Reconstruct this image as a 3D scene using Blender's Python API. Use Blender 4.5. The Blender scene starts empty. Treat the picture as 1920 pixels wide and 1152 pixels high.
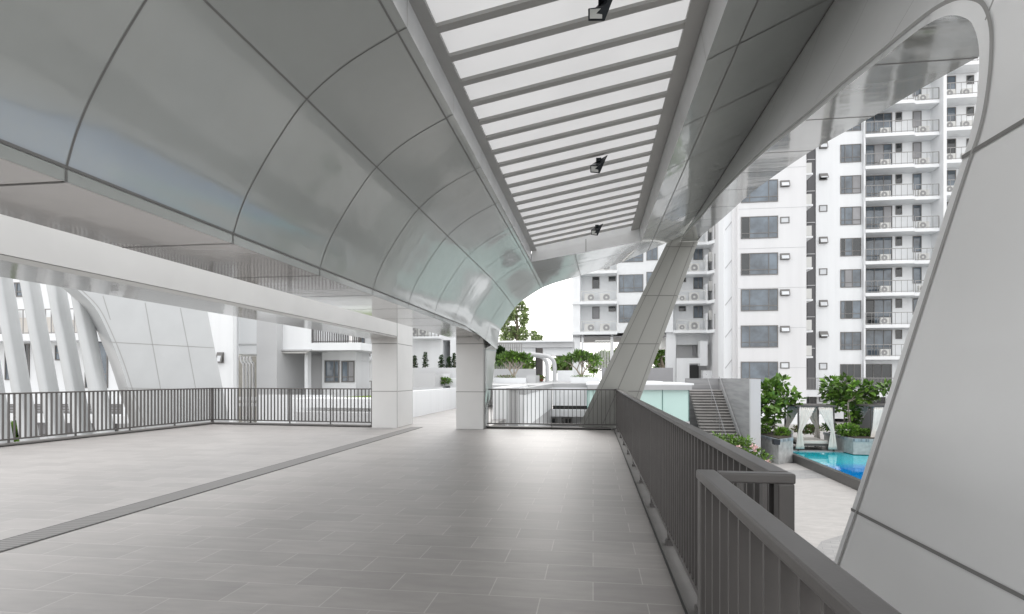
import bpy, math, random
from mathutils import Vector, Matrix
R = math.radians
rnd = random.Random(7)
scene = bpy.context.scene
# ------------------------------------------------------------------ camera
F, CX, HV, H = 1080.0, 960.0, 707.0, 1.3
YAW = math.atan(152.0 / F)
SA, CA = math.sin(YAW), math.cos(YAW)
cam = bpy.data.cameras.new("camera")
cam.sensor_width = 36.0
cam.lens = 36.0 * F / 1920.0
cam.shift_y = (HV - 576.0) / 1920.0
cam.clip_start = 0.05
cam.clip_end = 2000
camo = bpy.data.objects.new("camera", cam)
camo.location = (0, 0, H)
camo.rotation_euler = (R(90), 0, YAW)
scene.collection.objects.link(camo)
scene.camera = camo
# ------------------------------------------------------------------ world, sun, exposure
SUN_EL, SUN_ROT = R(36), R(10)
w = bpy.data.worlds.new("World")
scene.world = w
w.use_nodes = True
nt = w.node_tree
bg = nt.nodes['Background']
sky = nt.nodes.new('ShaderNodeTexSky')
sky.sky_type = 'NISHITA'
sky.sun_disc = False
sky.sun_elevation = SUN_EL
sky.sun_rotation = SUN_ROT
sky.air_density = 1.0
sky.dust_density = 5.0
sky.ozone_density = 1.0
hs = nt.nodes.new('ShaderNodeHueSaturation')
hs.inputs['Saturation'].default_value = 0.28
nt.links.new(sky.outputs[0], hs.inputs['Color'])
ov = nt.nodes.new('ShaderNodeMix'); ov.data_type = 'RGBA'      # an even white overcast over the clear sky
ov.inputs['Factor'].default_value = 0.7
ov.inputs['B'].default_value = (8.4, 8.35, 8.35, 1)
nt.links.new(hs.outputs[0], ov.inputs['A'])
nt.links.new(ov.outputs['Result'], bg.inputs['Color'])
bg.inputs['Strength'].default_value = 0.15
sl = bpy.data.lights.new("sun", 'SUN')
sl.energy = 1.0
sl.angle = R(35)
sl.color = (1.0, 0.97, 0.93)
so = bpy.data.objects.new("sun", sl)
# soft light comes in through the far opening, towards the camera
d = Vector((math.sin(SUN_ROT) * math.cos(SUN_EL), math.cos(SUN_ROT) * math.cos(SUN_EL), math.sin(SUN_EL)))
so.rotation_euler = d.to_track_quat('Z', 'Y').to_euler()
scene.collection.objects.link(so)
scene.view_settings.view_transform = 'Standard'
scene.view_settings.look = 'None'
scene.view_settings.exposure = 0.92
scene.view_settings.gamma = 1.0
scene.view_settings.use_curve_mapping = False
scene.render.engine = 'CYCLES'
scene.cycles.max_bounces = 10
scene.cycles.diffuse_bounces = 6
scene.cycles.glossy_bounces = 5
scene.cycles.transmission_bounces = 6
scene.cycles.use_denoising = True

# ------------------------------------------------------------------ pixel -> place helpers
def ray(u, v):
    t = (u - CX) / F
    return Vector((-SA + CA * t, CA + SA * t, (HV - v) / F))
def pY(u, v, Y):
    r = ray(u, v); k = Y / r.y
    return Vector((r.x * k, Y, H + r.z * k))
def pZ(u, v, z):
    r = ray(u, v); k = (z - H) / r.z
    return Vector((r.x * k, r.y * k, z))
def pX(u, v, X):
    r = ray(u, v); k = X / r.x
    return Vector((X, r.y * k, H + r.z * k))
def WX(u, Y): return pY(u, HV, Y).x
def WZ(u, v, Y): return pY(u, v, Y).z

# ------------------------------------------------------------------ materials
MATS = {}
def nodes_of(m):
    m.use_nodes = True
    return m.node_tree, m.node_tree.nodes['Principled BSDF']
def mat(name, col, rough=0.6, metal=0.0, noise=0.0, nscale=3.0, bump=0.0, bscale=8.0, coat=0.0, spec=0.5, island=0.0, bdist=0.01, streak=False):
    m = bpy.data.materials.new(name)
    t, b = nodes_of(m)
    b.inputs['Base Color'].default_value = (*col, 1)
    b.inputs['Roughness'].default_value = rough
    b.inputs['Metallic'].default_value = metal
    b.inputs['Specular IOR Level'].default_value = spec
    b.inputs['Coat Weight'].default_value = coat
    b.inputs['Coat Roughness'].default_value = 0.055
    tc = t.nodes.new('ShaderNodeTexCoord')
    cur = None
    if noise > 0:
        n = t.nodes.new('ShaderNodeTexNoise')
        n.inputs['Scale'].default_value = nscale
        n.inputs['Detail'].default_value = 6
        if streak:
            mp = t.nodes.new('ShaderNodeMapping'); mp.inputs['Scale'].default_value = (6.0, 6.0, 0.35)
            t.links.new(tc.outputs['Object'], mp.inputs['Vector']); t.links.new(mp.outputs[0], n.inputs['Vector'])
        else: t.links.new(tc.outputs['Object'], n.inputs['Vector'])
        mr = t.nodes.new('ShaderNodeMapRange')
        mr.inputs['From Min'].default_value = 0.3; mr.inputs['From Max'].default_value = 0.7
        mr.inputs['To Min'].default_value = 1 - noise; mr.inputs['To Max'].default_value = 1 + noise
        t.links.new(n.outputs['Fac'], mr.inputs['Value'])
        cur = mr.outputs[0]
    if island > 0:
        g = t.nodes.new('ShaderNodeNewGeometry')
        mr = t.nodes.new('ShaderNodeMapRange')
        mr.inputs['To Min'].default_value = 1 - island; mr.inputs['To Max'].default_value = 1 + island
        t.links.new(g.outputs['Random Per Island'], mr.inputs['Value'])
        if cur is None: cur = mr.outputs[0]
        else:
            mm = t.nodes.new('ShaderNodeMath'); mm.operation = 'MULTIPLY'
            t.links.new(cur, mm.inputs[0]); t.links.new(mr.outputs[0], mm.inputs[1]); cur = mm.outputs[0]
    if cur is not None:
        vm = t.nodes.new('ShaderNodeVectorMath'); vm.operation = 'SCALE'
        vm.inputs[0].default_value = col
        t.links.new(cur, vm.inputs['Scale'])
        t.links.new(vm.outputs[0], b.inputs['Base Color'])
    if bump > 0:
        n = t.nodes.new('ShaderNodeTexNoise')
        n.inputs['Scale'].default_value = bscale
        n.inputs['Detail'].default_value = 3
        t.links.new(tc.outputs['Object'], n.inputs['Vector'])
        bp = t.nodes.new('ShaderNodeBump')
        bp.inputs['Strength'].default_value = bump
        bp.inputs['Distance'].default_value = bdist
        t.links.new(n.outputs['Fac'], bp.inputs['Height'])
        t.links.new(bp.outputs[0], b.inputs['Normal'])
        if coat > 0: t.links.new(bp.outputs[0], b.inputs['Coat Normal'])
    MATS[name] = m
    return m
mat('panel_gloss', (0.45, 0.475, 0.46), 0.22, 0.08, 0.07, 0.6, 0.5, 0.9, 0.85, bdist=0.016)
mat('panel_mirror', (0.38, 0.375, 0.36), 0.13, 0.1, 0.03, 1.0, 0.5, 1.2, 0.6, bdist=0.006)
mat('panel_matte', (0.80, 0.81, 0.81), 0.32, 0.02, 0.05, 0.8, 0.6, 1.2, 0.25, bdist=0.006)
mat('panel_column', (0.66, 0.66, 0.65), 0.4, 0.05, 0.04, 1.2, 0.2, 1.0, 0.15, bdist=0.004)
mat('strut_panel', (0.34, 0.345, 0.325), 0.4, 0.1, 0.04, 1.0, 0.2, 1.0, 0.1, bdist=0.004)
mat('joint', (0.21, 0.21, 0.205), 0.8)
mat('joint_soft', (0.36, 0.36, 0.355), 0.8)
mat('beam_paint', (0.62, 0.62, 0.61), 0.45, 0, 0.04, 1.5)
mat('white_frame', (0.50, 0.515, 0.52), 0.3, 0.1, 0.03, 1.5, coat=0.3)
mat('upstand', (0.88, 0.90, 0.91), 0.15, 0.05, 0.08, 1.8, 0.3, 2.0, 0.5)
mat('reveal_gloss', (0.25, 0.26, 0.235), 0.08, 0.0, 0.06, 0.7, 0.5, 1.2, 0.25, bdist=0.008)
mat('skybar', (0.37, 0.37, 0.36), 0.5, 0.1, 0.04, 3)
mat('rail_paint', (0.09, 0.085, 0.082), 0.36, 0.05, 0.08, 9, 0.15, 120, bdist=0.001)
mat('rail_far', (0.28, 0.275, 0.27), 0.5, 0.2)
mat('kerb', (0.14, 0.135, 0.13), 0.6, 0, 0.15, 3)
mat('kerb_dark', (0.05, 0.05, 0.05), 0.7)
mat('bwhite', (0.77, 0.785, 0.795), 0.7, 0, 0.03, 0.35, streak=True)
mat('bwarm', (0.68, 0.68, 0.685), 0.7, 0, 0.03, 0.35, streak=True)
mat('charcoal', (0.12, 0.12, 0.125), 0.75, 0, 0.05, 0.6)
mat('podium', (0.40, 0.405, 0.41), 0.75, 0, 0.08, 0.8)
mat('bgrey', (0.30, 0.30, 0.31), 0.75, 0, 0.05, 0.6)
mat('blight', (0.5, 0.505, 0.51), 0.75, 0, 0.04, 0.6)
mat('bdark', (0.06, 0.06, 0.06), 0.8)
mat('beige_shaded', (0.27, 0.26, 0.235), 0.8, 0, 0.08, 1)  # beige back wall, colour darkened for the shade of the deep recess
mat('frame', (0.16, 0.155, 0.15), 0.5)
mat('glass', (0.085, 0.11, 0.135), 0.04, 0.0, 0.6, 0.9, 0.5, 0.5, spec=1.0, bdist=0.05)  # mottling in the colour imitates varied reflections in the panes
mat('glass_dark', (0.02, 0.024, 0.026), 0.06, 0.0, 0.3, 0.5, spec=0.8)
mat('glass_sky_reflect', (0.62, 0.64, 0.66), 0.1, 0, 0.1, 0.5)  # whitish colour imitates sky reflected in the small awning panes
mat('curtain', (0.30, 0.30, 0.31), 0.5, 0, 0.15, 0.8)
mat('ac_white', (0.6, 0.6, 0.58), 0.5)
mat('fan_dark', (0.28, 0.28, 0.28), 0.6)
mat('teal_glass', (0.50, 0.68, 0.64), 0.15, 0.0, 0.04, 0.3, coat=0.3)
mat('teal_edge', (0.03, 0.12, 0.11), 0.3)
mat('concrete', (0.40, 0.40, 0.40), 0.85, 0, 0.12, 2.2, 0.3, 5)
mat('step', (0.42, 0.40, 0.385), 0.8, 0, 0.1, 2)
mat('fabric_white', (0.80, 0.76, 0.71), 0.9, 0, 0.05, 5)
mat('cushion', (0.62, 0.59, 0.55), 0.9)
mat('wood_dark', (0.07, 0.063, 0.06), 0.55, 0, 0.2, 6)
mat('pool_wall', (0.06, 0.058, 0.055), 0.35, 0, 0.15, 4)
mat('trunk', (0.20, 0.17, 0.13), 0.9, 0, 0.2, 8)
mat('trunk_pale', (0.35, 0.31, 0.26), 0.9, 0, 0.2, 8)
mat('soil', (0.05, 0.04, 0.03), 0.95)
mat('leaf', (0.09, 0.17, 0.035), 0.5, island=0.6, spec=0.35)
mat('leaf_fig', (0.09, 0.17, 0.03), 0.38, island=0.6, spec=0.45)
mat('leaf_bright', (0.13, 0.24, 0.035), 0.5, island=0.5, spec=0.3)
mat('leaf_pale', (0.24, 0.31, 0.13), 0.6, island=0.5, spec=0.3)
mat('leaf_dark', (0.02, 0.045, 0.012), 0.5, island=0.5, spec=0.3)
mat('leaf_rust', (0.12, 0.09, 0.035), 0.5, island=0.5)
mat('leaf_red', (0.35, 0.05, 0.04), 0.6, island=0.4)
mat('petal_pink', (0.8, 0.55, 0.55), 0.7, island=0.2)
mat('petal_red', (0.7, 0.05, 0.1), 0.7, island=0.2)
mat('grass', (0.16, 0.24, 0.03), 0.9, 0, 0.25, 20)
mat('plinth', (0.36, 0.365, 0.36), 0.7, 0, 0.2, 5)
mat('lamp_metal', (0.025, 0.03, 0.036), 0.35, 0.4)
mat('lamp_lens', (0.62, 0.64, 0.62), 0.15)
mat('tank', (0.10, 0.10, 0.10), 0.6)

def brick_mat(name, col, mort, bw, bh, ms, rough=0.4, rot=0.0, off=0.5, var=0.1, rvar=0.12, spec=0.5, coat=0.0):
    m = bpy.data.materials.new(name); t, b = nodes_of(m)
    tc = t.nodes.new('ShaderNodeTexCoord')
    mp = t.nodes.new('ShaderNodeMapping'); mp.inputs['Rotation'].default_value[2] = rot
    t.links.new(tc.outputs['Object'], mp.inputs['Vector'])
    br = t.nodes.new('ShaderNodeTexBrick')
    br.offset = off
    br.inputs['Scale'].default_value = 1.0
    br.inputs['Brick Width'].default_value = bw
    br.inputs['Row Height'].default_value = bh
    br.inputs['Mortar Size'].default_value = ms
    br.inputs['Mortar Smooth'].default_value = 0.1
    br.inputs['Bias'].default_value = 0.0
    br.inputs['Color1'].default_value = (*[c * (1 - var) for c in col], 1)
    br.inputs['Color2'].default_value = (*[c * (1 + var) for c in col], 1)
    br.inputs['Mortar'].default_value = (*mort, 1)
    t.links.new(mp.outputs[0], br.inputs['Vector'])
    n1 = t.nodes.new('ShaderNodeTexNoise'); n1.inputs['Scale'].default_value = 5.0; n1.inputs['Detail'].default_value = 5; n1.inputs['Roughness'].default_value = 0.6
    mp2 = t.nodes.new('ShaderNodeMapping'); mp2.inputs['Scale'].default_value = (0.6, 2.2, 1)
    t.links.new(tc.outputs['Object'], mp2.inputs['Vector']); t.links.new(mp2.outputs[0], n1.inputs['Vector'])
    mr = t.nodes.new('ShaderNodeMapRange'); mr.inputs['From Min'].default_value = 0.2; mr.inputs['From Max'].default_value = 0.8
    mr.inputs['To Min'].default_value = 0.78; mr.inputs['To Max'].default_value = 1.22
    t.links.new(n1.outputs['Fac'], mr.inputs['Value'])
    vm = t.nodes.new('ShaderNodeVectorMath'); vm.operation = 'SCALE'
    t.links.new(br.outputs['Color'], vm.inputs[0]); t.links.new(mr.outputs[0], vm.inputs['Scale'])
    t.links.new(vm.outputs[0], b.inputs['Base Color'])
    mr2 = t.nodes.new('ShaderNodeMapRange'); mr2.inputs['From Min'].default_value = 0.3; mr2.inputs['From Max'].default_value = 0.7
    mr2.inputs['To Min'].default_value = rough - rvar; mr2.inputs['To Max'].default_value = rough + rvar
    t.links.new(n1.outputs['Fac'], mr2.inputs['Value'])
    t.links.new(mr2.outputs[0], b.inputs['Roughness'])
    b.inputs['Specular IOR Level'].default_value = spec
    b.inputs['Coat Weight'].default_value = coat; b.inputs['Coat Roughness'].default_value = 0.42; b.inputs['Coat IOR'].default_value = 1.6
    bp = t.nodes.new('ShaderNodeBump'); bp.inputs['Strength'].default_value = 0.08; bp.inputs['Distance'].default_value = 0.002
    inv = t.nodes.new('ShaderNodeMath'); inv.operation = 'SUBTRACT'; inv.inputs[0].default_value = 1.0
    t.links.new(br.outputs['Fac'], inv.inputs[1])
    t.links.new(inv.outputs[0], bp.inputs['Height'])
    t.links.new(bp.outputs[0], b.inputs['Normal'])
    MATS[name] = m
brick_mat('tile', (0.262, 0.248, 0.238), (0.40, 0.385, 0.37), 0.615, 0.307, 0.0035, 0.42, var=0.10, rvar=0.03, spec=0.5, coat=0.42)
brick_mat('paving', (0.38, 0.365, 0.35), (0.36, 0.35, 0.34), 0.6, 0.3, 0.006, 0.7, rot=0.3, var=0.04)
brick_mat('paving_dark', (0.30, 0.295, 0.29), (0.24, 0.24, 0.24), 0.4, 0.2, 0.008, 0.7, rot=0.3, var=0.06)
brick_mat('mosaic', (0.20, 0.24, 0.27), (0.35, 0.35, 0.35), 0.1, 0.1, 0.008, 0.4, off=0.0, var=0.4)

def strip_mat():
    m = bpy.data.materials.new('grate'); t, b = nodes_of(m)
    tc = t.nodes.new('ShaderNodeTexCoord')
    wv = t.nodes.new('ShaderNodeTexWave'); wv.bands_direction = 'Y'; wv.inputs['Scale'].default_value = 6.0
    t.links.new(tc.outputs['Object'], wv.inputs['Vector'])
    cr = t.nodes.new('ShaderNodeMix'); cr.data_type = 'RGBA'
    cr.inputs['A'].default_value = (0.10, 0.098, 0.095, 1); cr.inputs['B'].default_value = (0.18, 0.175, 0.17, 1)
    t.links.new(wv.outputs['Fac'], cr.inputs['Factor']); t.links.new(cr.outputs['Result'], b.inputs['Base Color'])
    b.inputs['Roughness'].default_value = 0.5
    MATS['grate'] = m
strip_mat()
def skyglass_mat():
    m = bpy.data.materials.new('skyglass'); m.use_nodes = True; t = m.node_tree
    t.nodes.remove(t.nodes['Principled BSDF'])
    o = t.nodes['Material Output']
    a = t.nodes.new('ShaderNodeBsdfTranslucent'); a.inputs['Color'].default_value = (0.93, 0.94, 0.95, 1)
    c = t.nodes.new('ShaderNodeBsdfPrincipled'); c.inputs['Base Color'].default_value = (0.8, 0.8, 0.8, 1); c.inputs['Roughness'].default_value = 0.3
    mx = t.nodes.new('ShaderNodeMixShader'); mx.inputs[0].default_value = 0.12
    tc = t.nodes.new('ShaderNodeTexCoord'); n = t.nodes.new('ShaderNodeTexNoise'); n.inputs['Scale'].default_value = 1.3; n.inputs['Detail'].default_value = 5
    t.links.new(tc.outputs['Object'], n.inputs['Vector'])
    mr = t.nodes.new('ShaderNodeMapRange'); mr.inputs['To Min'].default_value = 0.56; mr.inputs['To Max'].default_value = 0.64
    t.links.new(n.outputs['Fac'], mr.inputs['Value'])
    t.links.new(mr.outputs[0], a.inputs['Color'])
    t.links.new(a.outputs[0], mx.inputs[1]); t.links.new(c.outputs[0], mx.inputs[2]); t.links.new(mx.outputs[0], o.inputs['Surface'])
    MATS['skyglass'] = m
skyglass_mat()
def water_mat():
    m = bpy.data.materials.new('water'); t, b = nodes_of(m)
    tc = t.nodes.new('ShaderNodeTexCoord')
    sep = t.nodes.new('ShaderNodeSeparateXYZ'); t.links.new(tc.outputs['Object'], sep.inputs[0])
    n = t.nodes.new('ShaderNodeTexNoise'); n.inputs['Scale'].default_value = 0.9; n.inputs['Detail'].default_value = 3
    t.links.new(tc.outputs['Object'], n.inputs['Vector'])
    ad = t.nodes.new('ShaderNodeMath'); ad.operation = 'MULTIPLY_ADD'; ad.inputs[1].default_value = 2.2
    t.links.new(n.outputs['Fac'], ad.inputs[0]); t.links.new(sep.outputs['Y'], ad.inputs[2])
    mr = t.nodes.new('ShaderNodeMapRange'); mr.inputs['From Min'].default_value = 25.0; mr.inputs['From Max'].default_value = 26.6
    t.links.new(ad.outputs[0], mr.inputs['Value'])
    cr = t.nodes.new('ShaderNodeMix'); cr.data_type = 'RGBA'
    cr.inputs['A'].default_value = (0.0, 0.17, 0.50, 1); cr.inputs['B'].default_value = (0.01, 0.40, 0.48, 1)
    t.links.new(mr.outputs[0], cr.inputs['Factor']); t.links.new(cr.outputs['Result'], b.inputs['Base Color'])
    b.inputs['Roughness'].default_value = 0.02
    b.inputs['Specular IOR Level'].default_value = 0.35
    n2 = t.nodes.new('ShaderNodeTexNoise'); n2.inputs['Scale'].default_value = 2.5
    t.links.new(tc.outputs['Object'], n2.inputs['Vector'])
    bp = t.nodes.new('ShaderNodeBump'); bp.inputs['Strength'].default_value = 0.15; bp.inputs['Distance'].default_value = 0.02
    t.links.new(n2.outputs['Fac'], bp.inputs['Height']); t.links.new(bp.outputs[0], b.inputs['Normal'])
    MATS['water'] = m
water_mat()
def board_mat():
    m = bpy.data.materials.new('board'); t, b = nodes_of(m)
    tc = t.nodes.new('ShaderNodeTexCoord')
    mp = t.nodes.new('ShaderNodeMapping'); mp.inputs['Scale'].default_value = (0.4, 0.4, 6.0)
    t.links.new(tc.outputs['Object'], mp.inputs['Vector'])
    n = t.nodes.new('ShaderNodeTexNoise'); n.inputs['Scale'].default_value = 1.2; n.inputs['Detail'].default_value = 7
    t.links.new(mp.outputs[0], n.inputs['Vector'])
    cr = t.nodes.new('ShaderNodeValToRGB')
    cr.color_ramp.elements[0].position = 0.35; cr.color_ramp.elements[0].color = (0.25, 0.25, 0.255, 1)
    cr.color_ramp.elements[1].position = 0.62; cr.color_ramp.elements[1].color = (0.32, 0.32, 0.325, 1)
    t.links.new(n.outputs['Fac'], cr.inputs[0]); t.links.new(cr.outputs[0], b.inputs['Base Color'])
    b.inputs['Roughness'].default_value = 0.8
    MATS['board'] = m
board_mat()

# ------------------------------------------------------------------ mesh builder
class MB:
    def __init__(s): s.v = []; s.f = []; s.m = []; s.slots = []; s.sm = []
    def mi(s, name):
        if name not in s.slots: s.slots.append(name)
        return s.slots.index(name)
    def face(s, pts, m, smooth=False):
        i = len(s.v); s.v += [tuple(p) for p in pts]; s.f.append(tuple(range(i, i + len(pts)))); s.m.append(s.mi(m)); s.sm.append(smooth)
    def box(s, x0, x1, y0, y1, z0, z1, m, M=None):
        if x0 > x1: x0, x1 = x1, x0
        if y0 > y1: y0, y1 = y1, y0
        if z0 > z1: z0, z1 = z1, z0
        p = [(x0,y0,z0),(x1,y0,z0),(x1,y1,z0),(x0,y1,z0),(x0,y0,z1),(x1,y0,z1),(x1,y1,z1),(x0,y1,z1)]
        s.hexa(p, m, M)
    def hexa(s, p, m, M=None):
        if M is not None: p = [M @ Vector(q) for q in p]
        i = len(s.v); s.v += [tuple(q) for q in p]; k = s.mi(m)
        for f in ((0,3,2,1),(4,5,6,7),(0,1,5,4),(1,2,6,5),(2,3,7,6),(3,0,4,7)):
            s.f.append(tuple(i + a for a in f)); s.m.append(k); s.sm.append(False)
    def prism(s, poly, d, m):
        """poly: list of 3D points, extruded by vector d"""
        n = len(poly); i = len(s.v); d = Vector(d); k = s.mi(m)
        s.v += [tuple(p) for p in poly] + [tuple(Vector(p) + d) for p in poly]
        s.f.append(tuple(range(i, i + n))); s.f.append(tuple(range(i + 2 * n - 1, i + n - 1, -1)))
        s.m += [k, k]; s.sm += [False, False]
        for a in range(n):
            b = (a + 1) % n
            s.f.append((i + a, i + b, i + n + b, i + n + a)); s.m.append(k); s.sm.append(False)
    def grid(s, rows, m, smooth=True):
        i = len(s.v); nr = len(rows); nc = len(rows[0]); k = s.mi(m)
        for r in rows: s.v += [tuple(p) for p in r]
        for a in range(nr - 1):
            for b in range(nc - 1):
                s.f.append((i + a * nc + b, i + a * nc + b + 1, i + (a + 1) * nc + b + 1, i + (a + 1) * nc + b)); s.m.append(k); s.sm.append(smooth)
    def tube(s, pts, r, m, n=8, caps=True):
        pts = [Vector(p) for p in pts]; rows = []
        rr = r if isinstance(r, (list, tuple)) else [r] * len(pts)
        up = Vector((0.13, 0.21, 1)).normalized()
        for i, p in enumerate(pts):
            a = pts[max(i - 1, 0)]; b = pts[min(i + 1, len(pts) - 1)]
            t = (b - a).normalized()
            ref = up if abs(t.dot(up)) < 0.95 else Vector((1, 0, 0))
            x = t.cross(ref).normalized(); y = t.cross(x).normalized()
            rows.append([p + (x * math.cos(2 * math.pi * k / n) + y * math.sin(2 * math.pi * k / n)) * rr[i] for k in range(n + 1)])
        s.grid(rows, m)
        if caps:
            s.face(rows[0][:-1], m); s.face(rows[-1][:-1][::-1], m)
    def ribbon(s, pts, nrm, w_, m, off=0.003):
        pts = [Vector(p) for p in pts]; L = []; Rr = []
        for i, p in enumerate(pts):
            a = pts[max(i - 1, 0)]; b = pts[min(i + 1, len(pts) - 1)]
            t = (b - a).normalized(); n = nrm[i] if isinstance(nrm, list) else Vector(nrm)
            n = n.normalized(); sd = t.cross(n).normalized() * (w_ / 2)
            L.append(p + sd + n * off); Rr.append(p - sd + n * off)
        for i in range(len(pts) - 1):
            s.face([L[i], L[i + 1], Rr[i + 1], Rr[i]], m)
    def leaf(s, c, dirv, up, l, w_, m):
        """a leaf as two bent quads"""
        side = dirv.cross(up)
        if side.length < 1e-3: side = Vector((1, 0, 0))
        side = side.normalized() * w_ / 2; n = side.cross(dirv).normalized()
        a = c; mid = c + dirv * l * 0.5 + n * l * 0.08; e = c + dirv * l
        s.face([a, mid - side, e, mid + side], m)
    def disc(s, c, r, axis, m, n=12):
        ax = Vector(axis).normalized(); x = ax.cross(Vector((0, 0, 1)))
        if x.length < 1e-3: x = Vector((1, 0, 0))
        x.normalize(); y = ax.cross(x)
        s.face([Vector(c) + (x * math.cos(2 * math.pi * k / n) + y * math.sin(2 * math.pi * k / n)) * r for k in range(n)], m)
    def build(s, name, parent=None, kind=None, label=None, bevel=0, solid=0, merge=False):
        me = bpy.data.meshes.new(name)
        me.from_pydata(s.v, [], s.f)
        for q in s.slots: me.materials.append(MATS[q])
        me.polygons.foreach_set('material_index', s.m)
        me.polygons.foreach_set('use_smooth', s.sm)
        me.update()
        o = bpy.data.objects.new(name, me); scene.collection.objects.link(o)
        if parent is not None:
            o.parent = parent
            o.matrix_parent_inverse = Matrix.Translation(-Vector(parent.location)) if parent.type == 'EMPTY' and parent.parent is None else Matrix.Identity(4)
            if parent.type == 'MESH': o.matrix_parent_inverse = Matrix.Identity(4)
        if kind: o['kind'] = kind
        if label: o['label'] = label
        if solid:
            md = o.modifiers.new('solid', 'SOLIDIFY'); md.thickness = abs(solid); md.offset = 1 if solid > 0 else -1
        if bevel:
            md = o.modifiers.new('bevel', 'BEVEL'); md.width = bevel; md.segments = 2; md.limit_method = 'ANGLE'
        return o
def thing(name, label, cat, loc=(0, 0, 0), group=None):
    o = bpy.data.objects.new(name, None); o.empty_display_size = 0.3
    o.location = loc; scene.collection.objects.link(o)
    o['label'] = label; o['category'] = cat
    if group: o['group'] = group
    return o
def tag(o, label, cat, group=None):
    o['label'] = label; o['category'] = cat
    if group: o['group'] = group
    return o
def copy_tree(o, parent=None):
    c = o.copy(); scene.collection.objects.link(c); c.parent = parent
    if parent is not None: c.matrix_parent_inverse = o.matrix_parent_inverse.copy()
    for ch in list(o.children): copy_tree(ch, c)
    return c
def crom(P, n=8):
    P = [Vector(p) for p in P]; out = []
    Q = [2 * P[0] - P[1]] + P + [2 * P[-1] - P[-2]]
    for i in range(1, len(Q) - 2):
        a, b, c, e = Q[i - 1], Q[i], Q[i + 1], Q[i + 2]
        for k in range(n):
            t = k / n
            out.append(0.5 * ((2 * b) + (c - a) * t + (2 * a - 5 * b + 4 * c - e) * t * t + (3 * b - a - 3 * c + e) * t ** 3))
    out.append(P[-1]); return out

# ================================================================== SETTING: deck, ground, pool deck
YR = 14.6                       # far rim of the canopy
KX = 0.5                        # right edge of the tiled deck
A0 = pZ(0, 838, 0); A1 = pZ(398, 795, 0); A2 = pZ(700, 801, 0); A3 = pZ(912, 803, 0); A4 = pZ(1152, 803, 0)
dirL = (A0 - A1).normalized(); AL = A0 + dirL * 9.0
mb = MB()
mb.prism([(AL.x, -4, 0), (KX + .27, -4, 0), (KX + .27, A4.y, 0), (A3.x, A3.y, 0), (A3.x, 26, 0), (WX(770, 26) - 1.5, 26, 0), (A2.x, A2.y, 0), (A1.x, A1.y, 0), (AL.x, AL.y, 0)], (0, 0, -0.45), 'tile')
mb.build('terrace_deck', kind='structure')
mb = MB(); S = 500
mb.box(-S, S, -S, S, -2.9, -2.6, 'paving')
mb.build('ground', kind='structure')
mb = MB()   # pool walk, with a darker paver band
mb.box(1.9, 30, 6, 27.2, -2.599, -2.55, 'paving')
mb.build('pool_walk', kind='structure')
mb = MB()
q = [pZ(1465, 882, -2.546), pZ(1545, 882, -2.546), pZ(1580, 896, -2.546), pZ(1465, 899, -2.546)]
mb.face([q[0], q[1], q[2], q[3]][::-1], 'paving_dark')
q = [pZ(1540, 1015, -2.546), pZ(1640, 985, -2.546), pZ(1700, 1100, -2.546), pZ(1480, 1100, -2.546)]
mb.face(q[::-1], 'paving_dark')
mb.build('paving_band', kind='structure')

# kerbs
def kerb(name, p, q, wdt, h, label, m='kerb', inner=0.0):
    p = Vector(p); q = Vector(q); t = (q - p).normalized(); n = Vector((t.y, -t.x, 0))
    k = MB()
    k.hexa([p + n * inner, q + n * inner, q + n * (inner + wdt), p + n * (inner + wdt)] +
           [a + Vector((0, 0, h)) for a in (p + n * inner, q + n * inner, q + n * (inner + wdt), p + n * (inner + wdt))], m)
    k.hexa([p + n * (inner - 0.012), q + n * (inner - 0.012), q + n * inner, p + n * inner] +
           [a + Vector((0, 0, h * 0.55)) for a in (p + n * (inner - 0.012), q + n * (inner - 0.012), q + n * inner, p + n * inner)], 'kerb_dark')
    o = k.build(name, bevel=0.004); tag(o, label, 'kerb')
    return o
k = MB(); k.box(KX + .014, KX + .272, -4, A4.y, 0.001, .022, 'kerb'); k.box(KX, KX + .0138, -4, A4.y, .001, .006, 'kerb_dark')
k.box(KX + .268, KX + .276, -4, A4.y, .0222, .034, 'blight')  # pale strip imitates sunlight catching the outer kerb edge
tag(k.build('kerb'), 'grey tiled kerb along the right edge of the deck under the long railing', 'kerb')

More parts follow.
